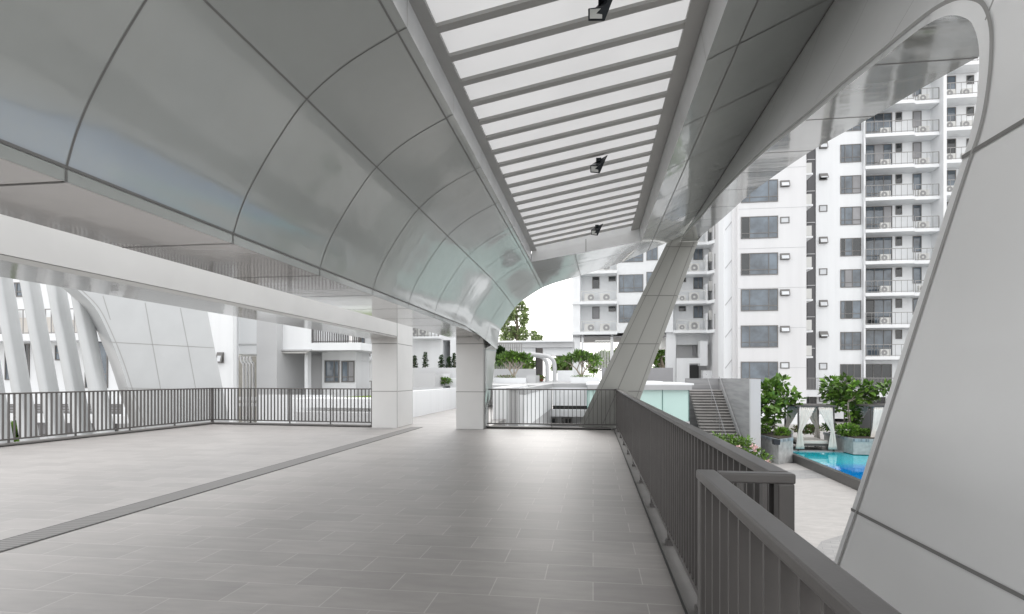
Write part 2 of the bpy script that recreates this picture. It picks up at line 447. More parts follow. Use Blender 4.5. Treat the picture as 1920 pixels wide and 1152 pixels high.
# ================================================================== RAILINGS
def railing(name, p, q, label, z0=0.05, top=1.0, spacing=0.1, post_every=1.35, deep=0.045, thin=0.012, railw=0.06, posts_big=(), flip=False, group='dark metal railings round the deck'):
    p = Vector((p[0], p[1], 0)); q = Vector((q[0], q[1], 0)); L = (q - p).length; t = (q - p).normalized()
    ang = math.atan2(t.y, t.x)
    root = thing(name, label, 'railing', p, group)
    Mx = Matrix.Translation(p) @ Matrix.Rotation(ang, 4, 'Z')
    k = MB(); k.box(0, L, -railw / 2, railw / 2, top - 0.03, top, 'rail_paint', Mx); k.build('top_rail', root, bevel=0.004)
    k = MB(); k.box(0, L, -0.022, 0.022, z0 + 0.055, z0 + 0.085, 'rail_paint', Mx); k.build('bottom_rail', root)
    n = int(L / spacing)
    sp = L / n; stuff = MB(); camd = []
    for i in range(n + 1):
        x = min(max(i * sp, 0.02), L - 0.02); c = Mx @ Vector((x, 0, 0)); camd.append((c.length, x))
    camd.sort(); npost = max(2, int(round(L / post_every)) + 1)
    pxs = [min(max(L * j / (npost - 1), 0.025), L - 0.025) for j in range(npost)]
    cnt = 0
    for dd, x in camd:
        if any(abs(x - a) < 0.03 for a in pxs): continue
        k = MB() if cnt < 98 else stuff
        k.box(x - thin / 2, x + thin / 2, -deep / 2, deep / 2, z0 + 0.085, top - 0.03, 'rail_paint', Mx)
        if cnt < 98: k.build('baluster', root)
        cnt += 1
    if stuff.v: stuff.build('baluster_run', root, kind='stuff')
    for j, x in enumerate(pxs):
        k = MB(); wd = 0.05 if j in posts_big else 0.012
        k.box(x - wd / 2, x + wd / 2, -deep * 0.55, deep * 0.55, z0 - 0.04, top - 0.03, 'rail_paint', Mx)
        k.box(x - 0.04, x + 0.04, -0.035, 0.035, z0 - 0.045, z0 + 0.006, 'rail_paint', Mx)
        k.build('post', root)
    return root
RX = 0.585
railing('railing', (RX, 1.93), (RX, A4.y + 0.03), 'long dark grey railing running down the right edge of the deck', post_every=1.3)
railing('railing', (A3.x + 0.02, A3.y), (A4.x + 0.08, A3.y), 'short dark railing across the far end of the deck, right of the glossy arch leg', posts_big=(2,))
railing('railing', (A1.x, A1.y), (A2.x - 0.02, A2.y), 'dark railing at the far left between the corner and the thick column')
railing('railing', (AL.x, AL.y), (A1.x, A1.y), 'dark railing along the left edge of the deck before the white leaning fins')
kerb('kerb', (A3.x + 0.02, A3.y - 0.09, 0), (A4.x - 0.1, A3.y - 0.09, 0), -0.2, 0.05, 'low kerb under the short railing at the far end of the deck', 'kerb')
kerb('kerb', (A1.x + 0.1, A1.y - 0.1, 0), (A2.x - 0.05, A2.y - 0.1, 0), -0.22, 0.05, 'low kerb under the far left railing beside the thick column', 'kerb')
tt = (A1 - AL).normalized(); nn = Vector((tt.y, -tt.x, 0)) * 0.1
kerb('kerb', AL + nn, A1 + nn, -0.22, 0.05, 'low kerb under the left railing by the white leaning fins', 'kerb')
# near railing with its return
NR = thing('railing', 'nearest dark railing at the bottom right with a return to the long railing', 'railing', (0.36, 1.9, 0), 'dark metal railings round the deck')
k = MB(); k.box(0.331, 0.391, -1.5, 1.94, 0.97, 1.0, 'rail_paint'); k.build('top_rail', NR, bevel=0.006)
k = MB(); k.box(0.392, 0.62, 1.88, 1.928, 0.968, 0.9995, 'rail_paint'); k.build('top_rail', NR, bevel=0.005)
k = MB(); k.box(0.345, 0.375, -1.5, 1.9, 0.10, 0.13, 'rail_paint'); k.build('bottom_rail', NR)
for x0, x1, y0, y1 in ((0.336, 0.386, 1.895, 1.935), (0.567, 0.615, 1.875, 1.927)):
    k = MB(); k.box(x0, x1, y0, y1, 0.0, 0.969, 'rail_paint'); k.build('post', NR, bevel=0.004)
y = 1.81
while y > -1.5:
    k = MB(); k.box(0.337, 0.385, y - 0.006, y + 0.006, 0.13, 0.97, 'rail_paint'); k.build('baluster', NR); y -= 0.1
for x in (0.46, 0.53):
    k = MB(); k.box(x - 0.006, x + 0.006, 1.883, 1.923, 0.13, 0.97, 'rail_paint'); k.build('baluster', NR)

# drain grate
k = MB(); k.box(-4.64, -4.36, -3.5, A2.y + 0.1, 0.0, 0.006, 'grate')
k.box(-4.66, -4.64, -3.5, A2.y + 0.1, 0.0, 0.004, 'kerb_dark'); k.box(-4.36, -4.34, -3.5, A2.y + 0.1, 0.0, 0.004, 'kerb_dark')
tag(k.build('drain_grate'), 'long dark ribbed drain strip crossing the tiled floor diagonally', 'drain')

# ================================================================== CANOPY
canopy = thing('canopy', 'glossy grey panelled canopy vault with slanted side wall over the deck', 'canopy', (0, 6, 0))
Y0 = 0.4; YS = 12.3
LEFT = crom([(-2.65, 0, 2.36), (-2.585, 0, 2.55), (-2.49, 0, 2.74), (-2.30, 0, 3.035), (-2.068, 0, 3.325), (-1.76, 0, 3.56), (-1.38, 0, 3.755), (-1.31, 0, 3.785)], 5)
FOLD = Vector((2.1, 0, 4.61)); RU = Vector((1.0, 0, 4.12))
LEFT2 = [Vector((p.x, 0, p.z)) for p in LEFT]
CH = [Vector((-1.31, 0, 3.785)).lerp(RU, i / 10) for i in range(11)]
RG = [RU.lerp(FOLD, i / 8) for i in range(9)]
main = LEFT2 + CH[1:] + RG[1:]
rimpx = [(931, 655), (934.5, 637), (938, 620), (946.6, 605.6), (959, 586), (973, 569), (993, 554.6), (1017, 540), (1040, 531), (1075, 521), (1144, 500), (1190, 482), (1240, 460), (1282, 442)]
rim3 = crom([pY(u, v, YR) for u, v in rimpx], 10)
def arclen(P):
    s = [0]
    for a, b in zip(P, P[1:]): s.append(s[-1] + (Vector(b) - Vector(a)).length)
    return s
def resample(P, fr):
    s = arclen(P); T = s[-1]; out = []; j = 0
    for f in fr:
        x = f * T
        while j < len(s) - 2 and s[j + 1] < x: j += 1
        k_ = (x - s[j]) / max(s[j + 1] - s[j], 1e-9)
        out.append(Vector(P[j]).lerp(Vector(P[j + 1]), min(max(k_, 0), 1)))
    return out
ms = arclen(main); fr = [a / ms[-1] for a in ms]
rimr = resample(rim3, fr)
def section(Y):
    b = min(max((Y - 11.6) / (YR - 11.6), 0), 1); b = b * b * (1.6 - 0.6 * b)
    out = []
    for a, c in zip(main, rimr):
        p = Vector((a.x, Y, a.z)).lerp(Vector((c.x, Y, c.z)), b); out.append(p)
    return out
nL = len(LEFT2)
ys = [Y0 + (YS - Y0) * i / 60 for i in range(61)]; ye = [YS + (YR - YS) * i / 14 for i in range(15)]
def normals(P):
    out = []
    for i in range(len(P)):
        a = P[max(i - 1, 0)]; b = P[min(i + 1, len(P) - 1)]; t = (b - a).normalized()
        out.append(Vector((t.z, 0, -t.x)))
    return out
# left vault
JY = [3.95 + 1.37 * k_ for k_ in range(-5, 8)]
k = MB()
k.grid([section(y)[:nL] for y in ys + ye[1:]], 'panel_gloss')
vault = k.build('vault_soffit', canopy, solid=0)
k = MB()
for y in JY:
    P = section(y)[:nL]; k.ribbon(P, normals(P), 0.011, 'joint')
iA = min(range(nL), key=lambda i: abs(main[i].x + 2.068)); iB = min(range(nL), key=lambda i: abs(main[i].x + 1.38))
for ii, wj in ((iA, 0.013), (iB, 0.014)):
    P = [section(y)[ii] for y in ys + ye[1:]]; N = [normals(section(y))[ii] for y in ys + ye[1:]]
    k.ribbon(P, N, wj, 'joint')
P = [Vector((-2.645, y, 2.365)) for y in ys[:-2] + [13.6]]; k.ribbon(P, (1, 0, -0.3), 0.016, 'joint')
k.build('panel_joints', vault)
# outer skin of the vault (so that it has thickness)
k = MB()
def outer(Y): return [p + Vector((-n.x, 0, -n.z)) * 0.3 for p, n in zip(section(Y)[:nL], normals(section(Y))[:nL])]
k.grid([outer(y) for y in ys + ye[1:]], 'panel_matte')
k.grid([section(YR)[:nL], outer(YR)], 'panel_matte')
k.build('vault_roof', canopy)
# far end piece and right soffit
k = MB()
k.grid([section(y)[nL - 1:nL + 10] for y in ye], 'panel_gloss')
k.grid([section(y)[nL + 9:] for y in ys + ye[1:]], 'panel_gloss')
rs = k.build('right_soffit', canopy)
k = MB()
jm = nL + 9 + 2
P = [section(y)[jm] for y in ys + ye[1:]]; k.ribbon(P, (0.4, 0, -1), 0.014, 'joint')
for y in JY:
    if y < YR - 0.3:
        P = section(y)[nL + 9:]; k.ribbon(P, (0.4, 0, -1), 0.015, 'joint')
P = [section(y)[-1] + Vector((-0.012, 0, -0.005)) for y in ys + ye[1:]]; k.ribbon(P, (0.2, 0, -1), 0.02, 'joint')
for y in (13.3,):
    P = section(y)[nL - 1:]; k.ribbon(P, (0.3, 0, -1), 0.012, 'joint_soft')
for ii in (nL + 3,):
    P = [section(y)[ii] for y in ye]; k.ribbon(P, (0.2, 0, -1), 0.014, 'joint')
k.build('panel_joints', rs)
up = Vector((-0.18, 0, 0.3))
k = MB()
k.grid([[p + Vector((0, 0, 0.35)) for p in section(y)[nL + 9:]] for y in ys + ye[1:]], 'panel_matte')
k.grid([[p + Vector((0, 0, 0.35)) for p in section(y)[nL - 1:nL + 10]] for y in ye], 'panel_matte')
P = section(YR)[nL - 1:]; k.grid([P, [p + Vector((0, 0, 0.35)) for p in P]], 'panel_matte')
k.build('roof_skin', canopy)
# arch leg going down beside the second column
legR = crom([pY(u, v, YR) for u, v in ((908, 806), (913, 775), (919, 745), (923.5, 720), (926, 695), (928, 676), (931, 655))], 5)
top0 = rimr[0]
k = MB(); rows = []
nl = len(legR)
for i, p in enumerate(legR):
    z = p.z; row = []
    for j in range(7):
        f = j / 6
        a = Vector((-2.66, 14.12, z)); b = p
        row.append(Vector((a.x + (b.x - a.x) * (f ** 1.3), a.y + (b.y - a.y) * f, z)))
    rows.append(row)
secs = [section(y)[0] for y in (14.12, 14.2, 14.28, 14.36, 14.44, 14.52, YR)]
rows.append([Vector((q_.x, q_.y, q_.z)) for q_ in secs])
k.grid(rows, 'panel_gloss')
k.grid([[r[-1] for r in rows], [r[-1] + Vector((-0.3 if i < nl else -0.3, 0.02, 0)) for i, r in enumerate(rows)]], 'panel_matte')
k.build('arch_leg', canopy)
# lower flange: fascia + mirror soffit
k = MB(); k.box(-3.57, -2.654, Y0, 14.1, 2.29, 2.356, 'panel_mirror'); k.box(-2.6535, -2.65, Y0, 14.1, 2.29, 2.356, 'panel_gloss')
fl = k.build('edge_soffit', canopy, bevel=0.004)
k = MB()
for y in JY:
    if y < 14: k.ribbon([(-2.652, y, 2.29), (-3.57, y, 2.29)], (0, 0, -1), 0.014, 'joint'); k.ribbon([(-2.65, y, 2.29), (-2.65, y, 2.36)], (1, 0, 0), 0.014, 'joint')
k.build('panel_joints', fl)
k = MB(); k.box(-3.57, -3.2, Y0, 14.1, 2.357, 3.4, 'panel_matte'); k.build('edge_upstand', canopy)

# right wall of the canopy with its big opening
Cpx = [(1311, 412, 1.98), (1344, 372, 1.82), (1382, 333, 1.68), (1432, 287, 1.55), (1511, 225, 1.40), (1575, 172, 1.31), (1640, 121, 1.25), (1698, 75, 1.21), (1732, 50, 1.2), (1765, 33, 1.2), (1790, 29, 1.2), (1815, 37, 1.2), (1827, 54, 1.2),
       (1834, 80, 1.2), (1836, 110, 1.2), (1834, 160, 1.2), (1827, 217, 1.2), (1815, 267, 1.2), (1800, 312, 1.2), (1753, 460, 1.2), (1682, 687, 1.2), (1597, 955, 1.2), (1565, 1050, 1.2)]
C3 = [Vector((2.13, YR, 4.63)), Vector((2.10, 13.9, 4.6))] + [pX(u, v, X) for u, v, X in Cpx]
lastd = (C3[-1] - C3[-3]); C3.append(C3[-1] + lastd * 1.2); C3.append(C3[-1] + lastd * 2.2)
Cc = crom(C3, 5)
ik = 2 + 8   # index of (1732,50): beginning of the near corner
n1 = ik * 5; n2 = (2 + 16) * 5  # (1827,217)
Dd = []
yk = Cc[n1].y
for i, p in enumerate(Cc):
    if i <= n1: Dd.append(Vector((2.1, p.y, 4.61)))
    elif i <= n2:
        f = (i - n1) / (n2 - n1)
        if f < 0.45: Dd.append(Vector((2.1, yk + (Y0 - yk) * (f / 0.45), 4.61)))
        else:
            g = (f - 0.45) / 0.55; zz = 4.61 + (Cc[n2].z - 4.61) * g
            Dd.append(Vector((1.2 + 0.9 * (1 - g) ** 1.3, Y0, zz)))
    else: Dd.append(Vector((1.2, Y0, p.z)))
NV = 14
def wrow(i, off=0.0):
    a, b = Cc[i], Dd[i]; out = []
    for j in range(NV + 1):
        f = j / NV
        p = a.lerp(b, f)
        if i <= n2:
            bul = math.sin(math.pi * f) * (b - a).length * 0.05 * max(0, min(1, (p.z - 2.0)))
            if i <= n1: p = p + Vector((-0.0, 0, 0)) + Vector((0.9, 0, -0.35)) * (-bul * 0.0) + Vector((0.55, 0, -0.2)) * bul
        out.append(p + Vector((off, 0, 0)))
    return out
W = [wrow(i) for i in range(len(Cc))]
k = MB()
k.grid(W, 'panel_matte')
wall = k.build('side_wall', canopy)
k = MB()
k.grid([[p + Vector((0.42, 0, 0)) for p in r] for r in W], 'panel_matte')
k.build('side_wall_outer', canopy)
k = MB()
k.grid([[p, p + Vector((0.42, 0, 0))] for p in Cc], 'reveal_gloss')
rv = k.build('opening_reveal', canopy)
k = MB()
for i, p in enumerate(Cc[:n1 + 6]): pass
def near_i(Y, lim): return min(range(lim), key=lambda i: abs(Cc[i].y - Y))
for y in (2.78, 4.15, 5.52, 6.89, 8.26, 9.63, 11.0, 12.4):
    i = near_i(y, n1); p = Cc[i]; k.ribbon([p, p + Vector((0.42, 0, 0))], (0, 0, -1), 0.012, 'joint')
k.build('panel_joints', rv)
k = MB()
# groove following the opening edge, 6 cm in
gp = []; 
for i in range(6, len(Cc)):
    a, b = W[i][0], W[i][-1]; dd = (b - a); dd.normalize()
    wd = 0.055 if i < n1 else 0.055 + 0.0 * i
    gp.append(a + dd * wd)
k.ribbon(gp, (-1, 0, -0.05), 0.016, 'joint_soft', 0.004)
for y in (2.7, 4.15, 5.52, 6.89, 8.26, 9.63):
    i = near_i(y, n1); k.ribbon(W[i], (-1, 0, -0.1), 0.006, 'joint_soft', 0.006)
for zt in (C3[-4].z, pX(1822, 292, 1.2).z):
    i = min(range(n2, len(Cc)), key=lambda i: abs(Cc[i].z - zt))
    k.ribbon([Cc[i], Vector((1.2, Y0, Cc[i].z))], (-1, 0, 0), 0.014, 'joint', 0.004)
i = near_i(2.0, n2); k.ribbon([pX(1861, 37, 1.2), pX(1876, 0, 1.2), pX(1890, -60, 1.2)], (-1, 0, 0), 0.008, 'joint_soft', 0.02)
k.build('panel_joints', wall)

# far leaning strut (a leg of the same canopy)
YST = 14.62
def st(u, v): return pY(u, v, YST)
def lineu(v, a, b): return a[0] + (b[0] - a[0]) * (v - a[1]) / (b[1] - a[1])
LE = ((1252, 455), (1085, 803)); RE = ((1312, 443), (1184, 790)); CE = ((1281, 448), (1127, 803))
k = MB()
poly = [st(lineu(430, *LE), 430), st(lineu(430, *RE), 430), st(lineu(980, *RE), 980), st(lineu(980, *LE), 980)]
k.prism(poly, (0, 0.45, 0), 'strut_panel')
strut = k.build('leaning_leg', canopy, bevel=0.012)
k = MB()
def off_line(E, du): return [st(lineu(v, *E) + du, v) for v in (440, 900)]
k.ribbon(off_line(CE, 0), (0, -1, 0), 0.018, 'joint'); k.ribbon(off_line(LE, 7), (0, -1, 0), 0.014, 'joint'); k.ribbon(off_line(RE, -7), (0, -1, 0), 0.014, 'joint')
for v in (463, 554.5, 645, 734):
    k.ribbon([st(lineu(v, *LE) + (2 if v < 700 else 60), v), st(lineu(v, *RE) - 2, v)], (0, -1, 0), 0.02, 'joint', 0.005)
k.build('panel_joints', strut)

# skylight: upstands, ledge, bars, glass
sky_l = thing('skylight', 'long tilted skylight with frosted white panels between grey cross bars', 'skylight', (0, 6, 4))
GL = Vector((-1.23, 0, 4.0)); GR = Vector((0.81, 0, 4.38))
k = MB()
k.grid([[(-1.31, y, 3.78), (-1.31, y, 4.035)] for y in ys], 'upstand')
k.grid([[(1.0, y, 4.12), (0.95, y, 4.42)] for y in ys], 'upstand')
k.grid([[(-1.34, y, 3.80), (-1.34, y, 4.2)] for y in ys], 'upstand')
k.grid([[(1.03, y, 4.14), (1.0, y, 4.6)] for y in ys], 'upstand')
a, b = section(YS)[nL - 1], section(YS)[nL + 9]
k.prism([a + Vector((0, 0, 0)), b, b + Vector((-0.02, 0, 0.375)), a + Vector((0, 0, 0.305))], (0, 0.03, 0), 'upstand')
m1 = a.lerp(b, 0.5)
k.ribbon([m1 + Vector((0, 0, 0)), m1 + Vector((0, 0, 0.27))], (0, -1, 0), 0.012, 'joint')
for y in JY:
    if y < YS: k.ribbon([(0.999, y, 4.12), (0.951, y, 4.42)], (-1, 0, -0.2), 0.01, 'joint_soft'); k.ribbon([(-1.31, y, 3.79), (-1.31, y, 4.03)], (1, 0, 0), 0.008, 'joint_soft')
k.build('upstand', sky_l)
k = MB()
k.box(-1.31, -1.20, Y0, YS, 4.0, 4.03, 'skybar')
k.hexa([(0.79, Y0, 4.365), (0.95, Y0, 4.39), (0.95, YS, 4.39), (0.79, YS, 4.365), (0.79, Y0, 4.40), (0.95, Y0, 4.42), (0.95, YS, 4.42), (0.79, YS, 4.40)], 'skybar')
k.build('ledge', sky_l)
y = 4.32 - 0.418 * 18
while y < YS - 0.1:
    k = MB(); y1 = y + 0.085
    k.hexa([(-1.2, y, 4.0), (0.79, y, 4.37), (0.79, y1, 4.37), (-1.2, y1, 4.0), (-1.2, y, 4.03), (0.79, y, 4.40), (0.79, y1, 4.40), (-1.2, y1, 4.03)], 'skybar')
    k.build('cross_bar', sky_l); y += 0.418
k = MB(); k.hexa([(-1.33, Y0, 4.085), (1.0, Y0, 4.5), (1.0, YS + 0.1, 4.5), (-1.33, YS + 0.1, 4.085), (-1.33, Y0, 4.095), (1.0, Y0, 4.51), (1.0, YS + 0.1, 4.51), (-1.33, YS + 0.1, 4.095)], 'skyglass')
k.build('frosted_panel', sky_l)
def fixture(loc, label):
    root = thing('floodlight', label, 'floodlight', loc, 'floodlights under the skylight bars')
    x, y, z = loc; k = MB()
    # wedge shaped box, lens facing the camera side and down
    p = [(-0.11, -0.02, -0.18), (0.02, -0.05, -0.21), (0.10, -0.14, -0.05), (-0.02, 0.10, -0.05), (-0.11, -0.02, -0.08), (0.02, -0.05, -0.10), (0.13, -0.17, 0.0), (-0.06, 0.12, 0.0)]
    k.hexa([Vector(loc) + Vector(q) for q in p], 'lamp_metal'); k.build('housing', root, bevel=0.006)
    k = MB(); f = [Vector(loc) + Vector(q) for q in (p[0], p[1], p[5], p[4])]; c = sum(f, Vector()) / 4
    k.face([c + (q - c) * 0.72 + Vector((-0.003, -0.014, -0.002)) for q in f], 'lamp_lens'); k.build('lens', root)
    k = MB(); k.box(x - 0.03, x + 0.04, y - 0.04, y + 0.06, z - 0.03, z + 0.01, 'lamp_metal'); k.build('bracket', root)
def barz(x): return 4.0 + (x + 1.2) / 1.99 * 0.37
for (Y, lab) in ((4.52, 'nearest of the three black wedge floodlights under the skylight'), (7.86, 'middle of the three black wedge floodlights under the skylight'), (11.3, 'farthest and smallest black floodlight near the end of the skylight')):
    x = 0.07; fixture((x, Y, barz(x) - 0.002), lab)

# columns and left beam
def column(name, label, x0, x1, y0, y1, zt, seams, flare=0.0):
    root = thing(name, label, 'column', ((x0 + x1) / 2, (y0 + y1) / 2, 0))
    k = MB()
    if flare:
        k.prism([(x0, y0, 0), (x1, y0, 0), (x1, y0, zt), (x0 - flare, y0, zt), (x0 - flare, y0, zt - 0.15), (x0, y0, zt - 0.75)], (0, y1 - y0, 0), 'panel_column')
    else: k.box(x0, x1, y0, y1, 0, zt, 'panel_column')
    sh = k.build('shaft', root, bevel=0.01)
    k = MB()
    for z in seams:
        k.ribbon([(x0 - (0 if z < zt - .5 else flare), y0, z), (x1, y0, z)], (0, -1, 0), 0.014, 'joint'); k.ribbon([(x1, y0, z), (x1, y1, z)], (1, 0, 0), 0.014, 'joint')
    k.ribbon([(x1 - 0.001, y0 - 0.002, 0), (x1 - 0.001, y0 - 0.002, zt)], (0.7, -0.7, 0), 0.012, 'joint_soft')
    k.build('panel_joints', sh)
    return root
c1y = pZ(698, 802, 0).y; c1x0 = pZ(698, 802, 0).x; c1x1 = pZ(747, 802, 0).x
column('column', 'thick panelled column left of the walkway gap, carrying the straight beam', c1x0, c1x1, c1y, c1y + 1.25, 2.86, (0.93, 2.15, 2.7), 0.12)
c2 = pZ(855, 805, 0); c2b = pZ(908, 805, 0)
column('column', 'plain square column right of the walkway gap beneath the vault edge', c2.x, c2b.x, c2.y, c2.y + 0.7, 2.288, (0.93, 2.12))
k = MB(); bx = c1x1 - 0.004
k.box(bx - 0.82, bx, -4, c1y + 0.004, 2.34, 2.98, 'beam_paint')
k.box(bx - 0.82, bx + 0.012, -4, c1y - 0.002, 2.285, 2.33, 'panel_mirror')
k.box(bx - 0.8, bx - 0.012, -4, c1y - 0.002, 2.329, 2.341, 'joint')
k.build('beam_tmp')
o = bpy.data.objects['beam_tmp']; o.name = 'beam'; tag(o, 'long straight pale beam running to the thick column on the left', 'beam')
# cross beams over the left bay (light from between)
# ================================================================== BUILDINGS
def winbox(root, x0, x1, z0, z1, Y, nv=(), nh=(), glass='glass', fr=0.06, name='window', label=None):
    k = MB(); d = 0.05
    k.box(x0, x1, Y - d, Y - 0.003, z0, z0 + fr, 'frame'); k.box(x0, x1, Y - d, Y - 0.003, z1 - fr, z1, 'frame')
    k.box(x0, x0 + fr, Y - d, Y - 0.003, z0 + fr, z1 - fr, 'frame'); k.box(x1 - fr, x1, Y - d, Y - 0.003, z0 + fr, z1 - fr, 'frame')
    for f in nv:
        x = x0 + (x1 - x0) * f; k.box(x - fr / 2, x + fr / 2, Y - d + 0.004, Y - 0.003, z0 + fr, z1 - fr, 'frame')
    for f in nh:
        z = z0 + (z1 - z0) * f; k.box(x0 + fr, x1 - fr, Y - d + 0.008, Y - 0.003, z - fr / 2, z + fr / 2, 'frame')
    w_ = k.build(name, root, label=label)
    k = MB()
    edges = [0] + list(nv) + [1]
    for a, b in zip(edges, edges[1:]):
        xa, xb = x0 + (x1 - x0) * a, x0 + (x1 - x0) * b
        g = glass
        if rnd.random() < 0.22 and glass == 'glass': g = rnd.choice(['curtain', 'glass_dark'])
        ty = rnd.uniform(-0.004, 0.004)
        k.box(xa, xb, Y - 0.018 + ty, Y - 0.004, z0 + 0.002, z1 - 0.002, g)
    k.build('pane', w_)
    return w_
def win(root, u0, v0, u1, v1, Y, **kw):
    uc = (u0 + u1) / 2
    return winbox(root, WX(u0, Y), WX(u1, Y), WZ(uc, v1, Y), WZ(uc, v0, Y), Y, **kw)
def awning(root, u0, v0, u1, v1, Y, opened):
    uc = (u0 + u1) / 2; x0, x1, z0, z1 = WX(u0, Y), WX(u1, Y), WZ(uc, v1, Y), WZ(uc, v0, Y)
    w_ = winbox(root, x0, x1, z0, z1, Y, glass='glass_dark' if opened else 'glass_sky_reflect', fr=0.07)
    if opened:
        k = MB(); l = (z1 - z0); an = R(16 if opened == 1 else 34)
        k.hexa([(x0, Y - 0.06, z1), (x1, Y - 0.06, z1), (x1, Y - 0.1, z1), (x0, Y - 0.1, z1)] + [(x, Y - c - l * math.sin(an), z1 - l * math.cos(an)) for x, c in ((x0, 0.06), (x1, 0.06), (x1, 0.1), (x0, 0.1))], 'frame')
        k.hexa([(x0 + 0.07, Y - 0.104, z1 - 0.05), (x1 - 0.07, Y - 0.104, z1 - 0.05), (x1 - 0.07, Y - 0.11, z1 - 0.05), (x0 + 0.07, Y - 0.11, z1 - 0.05)] +
               [(x, Y - c - l * 0.9 * math.sin(an), z1 - l * 0.9 * math.cos(an)) for x, c in ((x0 + .07, .104), (x1 - .07, .104), (x1 - .07, .11), (x0 + .07, .11))], 'glass_sky_reflect')
        k.build('open_sash', w_)
def rail_mesh(x0, x1, Y, z0, h, m='rail_far', sp=0.14, y_side=None, t=0.022):
    k = MB()
    k.box(x0, x1, Y - 0.025, Y + 0.025, z0 + h - 0.05, z0 + h, m); k.box(x0, x1, Y - 0.02, Y + 0.02, z0 + 0.06, z0 + 0.1, m)
    n = max(2, int((x1 - x0) / sp))
    for i in range(n + 1):
        x = x0 + (x1 - x0) * i / n; wd = t * (2.2 if i in (0, n) else 1)
        k.box(x - wd / 2, x + wd / 2, Y - 0.015, Y + 0.015, z0, z0 + h, m)
    if y_side:
        n = int(abs(y_side - Y) / sp)
        for xx in (x0, x1):
            k.box(xx - 0.02, xx + 0.02, Y, y_side, z0 + h - 0.05, z0 + h, m)
            for i in range(n): yy = Y + (y_side - Y) * i / n; k.box(xx - 0.012, xx + 0.012, yy - 0.012, yy + 0.012, z0, z0 + h, m)
    return k
def ac(root, x, Y, z, wd=0.8, h=0.62, fx=-0.1):
    k = MB(); k.box(x - wd / 2, x + wd / 2, Y - 0.15, Y + 0.15, z, z + h, 'ac_white'); a = k.build('ac_unit', root)
    k = MB()
    c = Vector((x + fx, Y - 0.152, z + h * 0.5)); k.disc(c, h * 0.40, (0, -1, 0), 'fan_dark', 14); k.disc(c + Vector((0, -0.004, 0)), h * 0.14, (0, -1, 0), 'ac_white', 8)
    k.build('fan', a)

# --- slab tower B (nearest, frontal)
YB = 47.0
FH = 68.0
tb = thing('apartment_block', 'white slab tower with one column of wide four pane windows', 'apartment block', (WX(1440, YB), YB, -2.2))
k = MB(); x0, x1 = WX(1384, YB), WX(1512, YB); FHm = 68 / F * YB * 1.045
k.box(x0, x1, YB, YB + 14, -2.3, 36, 'bwarm')
k.build('wall', tb)
k = MB()
zb = WZ(1440, 391, YB)
for i in range(-5, 9):
    z = zb + i * FHm; k = MB(); k.box(x0 + 0.02, x1 - 0.02, YB - 0.012, YB + 0.01, z, z + 0.03, 'blight'); k.build('floor_line', tb)
tops = [406 - 67.8 * j for j in (4, 3, 2, 1)] + [406, 474.6, 542, 610.4, 678.3]
for j, v in enumerate(tops):
    win(tb, 1389, v, 1458.6, v + 41.5, YB, nv=(0.235, 0.75), nh=(0.24,))
    awning(tb, 1462.8, v + 1, 1480, v + 13, YB, [1, 0, 1, 1, 0, 1, 1, 1, 0][j % 9])
# left return: panelled fin with slanted strips
k = MB()
fx0, fx1 = WX(1357, YB + 1), WX(1372, YB + 1)
k.box(fx0, fx1, YB + 1, YB + 3, -2.3, 36, 'bwhite'); k.box(fx1 - .01, x0 + 0.01, YB + 0.5, YB + 3, -2.3, 36, 'bwarm')
for v in [411 - 60.5, 411, 483, 556 - 4, 612, 670]:
    a = pY(1360, v + 22, YB + 0.97); b = pY(1377, v, YB + 0.97)
    k.prism([a, b, b + Vector((0, 0, 0.12)), a + Vector((0, 0, 0.12))], (0, 0.02, 0), 'blight')
k.build('side_fin', tb)
# little ledges on its right edge
k = MB()
for v in (330, 388, 447, 505, 564, 622, 670):
    k = MB(); p = pY(1514.5, v, YB + 2); k.box(p.x - 0.3, p.x + 0.22, YB + 1.5, YB + 3, p.z - 0.08, p.z + 0.06, 'bwhite'); k.box(p.x - 0.3, p.x + 0.16, YB + 1.6, YB + 2.9, p.z + 0.1, p.z + 0.9, 'ac_white'); k.build('side_ledge', tb)
# base storey of B
k = MB(); k.box(WX(1405, YB - 2), WX(1560, YB - 2), YB - 2, YB - 0.02, -2.25, WZ(1450, 780, YB - 2), 'bwhite'); k.build('plinth_wall', tb)
win(tb, 1404, 746, 1422, 778, YB, nv=(0.5,), glass='glass_dark'); 

# --- tower C (balcony stacks)
YC = 53.0
tc_ = thing('apartment_block', 'tall white tower with two stacks of railed balconies at the right', 'apartment block', (WX(1650, YC), YC, -2.2))
k = MB()
xc0 = WX(1530, YC)
k.box(xc0, WX(1620, YC), YC, YC + 15, -2.3, 44, 'bwhite')
k.box(WX(1620, YC), 48, YC + 1.2, YC + 15.1, -2.3, 44, 'bwhite')
k.box(WX(1616.5, YC), WX(1620, YC), YC - .3, YC + 1.3, -2.3, 44, 'bwhite')
k.box(WX(1761, YC), WX(1767, YC), YC - 0.6, YC + 1.25, -2.3, 44, 'bwhite')
k.build('wall', tc_)
k = MB(); k.box(WX(1514, YC + .1), xc0 - 0.004, YC + 0.1, YC + 14, -2.3, 44, 'charcoal')
for v in [300 + 59 * j for j in range(7)]:
    p = pY(1516, v, YC); k.box(p.x - 0.1, xc0 - 0.05, YC + 0.04, YC + 0.2, p.z, p.z + 0.06, 'blight')
k.build('side_wall', tc_, label='dark grey painted recess wall')
for j, v in enumerate([326 - 59 * 2, 326 - 59, 326, 385, 444.6, 503.7, 563, 621.6, 680.7]):
    awning(tc_, 1535.7, v, 1551, v + 12.5, YC, [0, 1, 2, 0, 1, 0, 1, 2, 0][j])
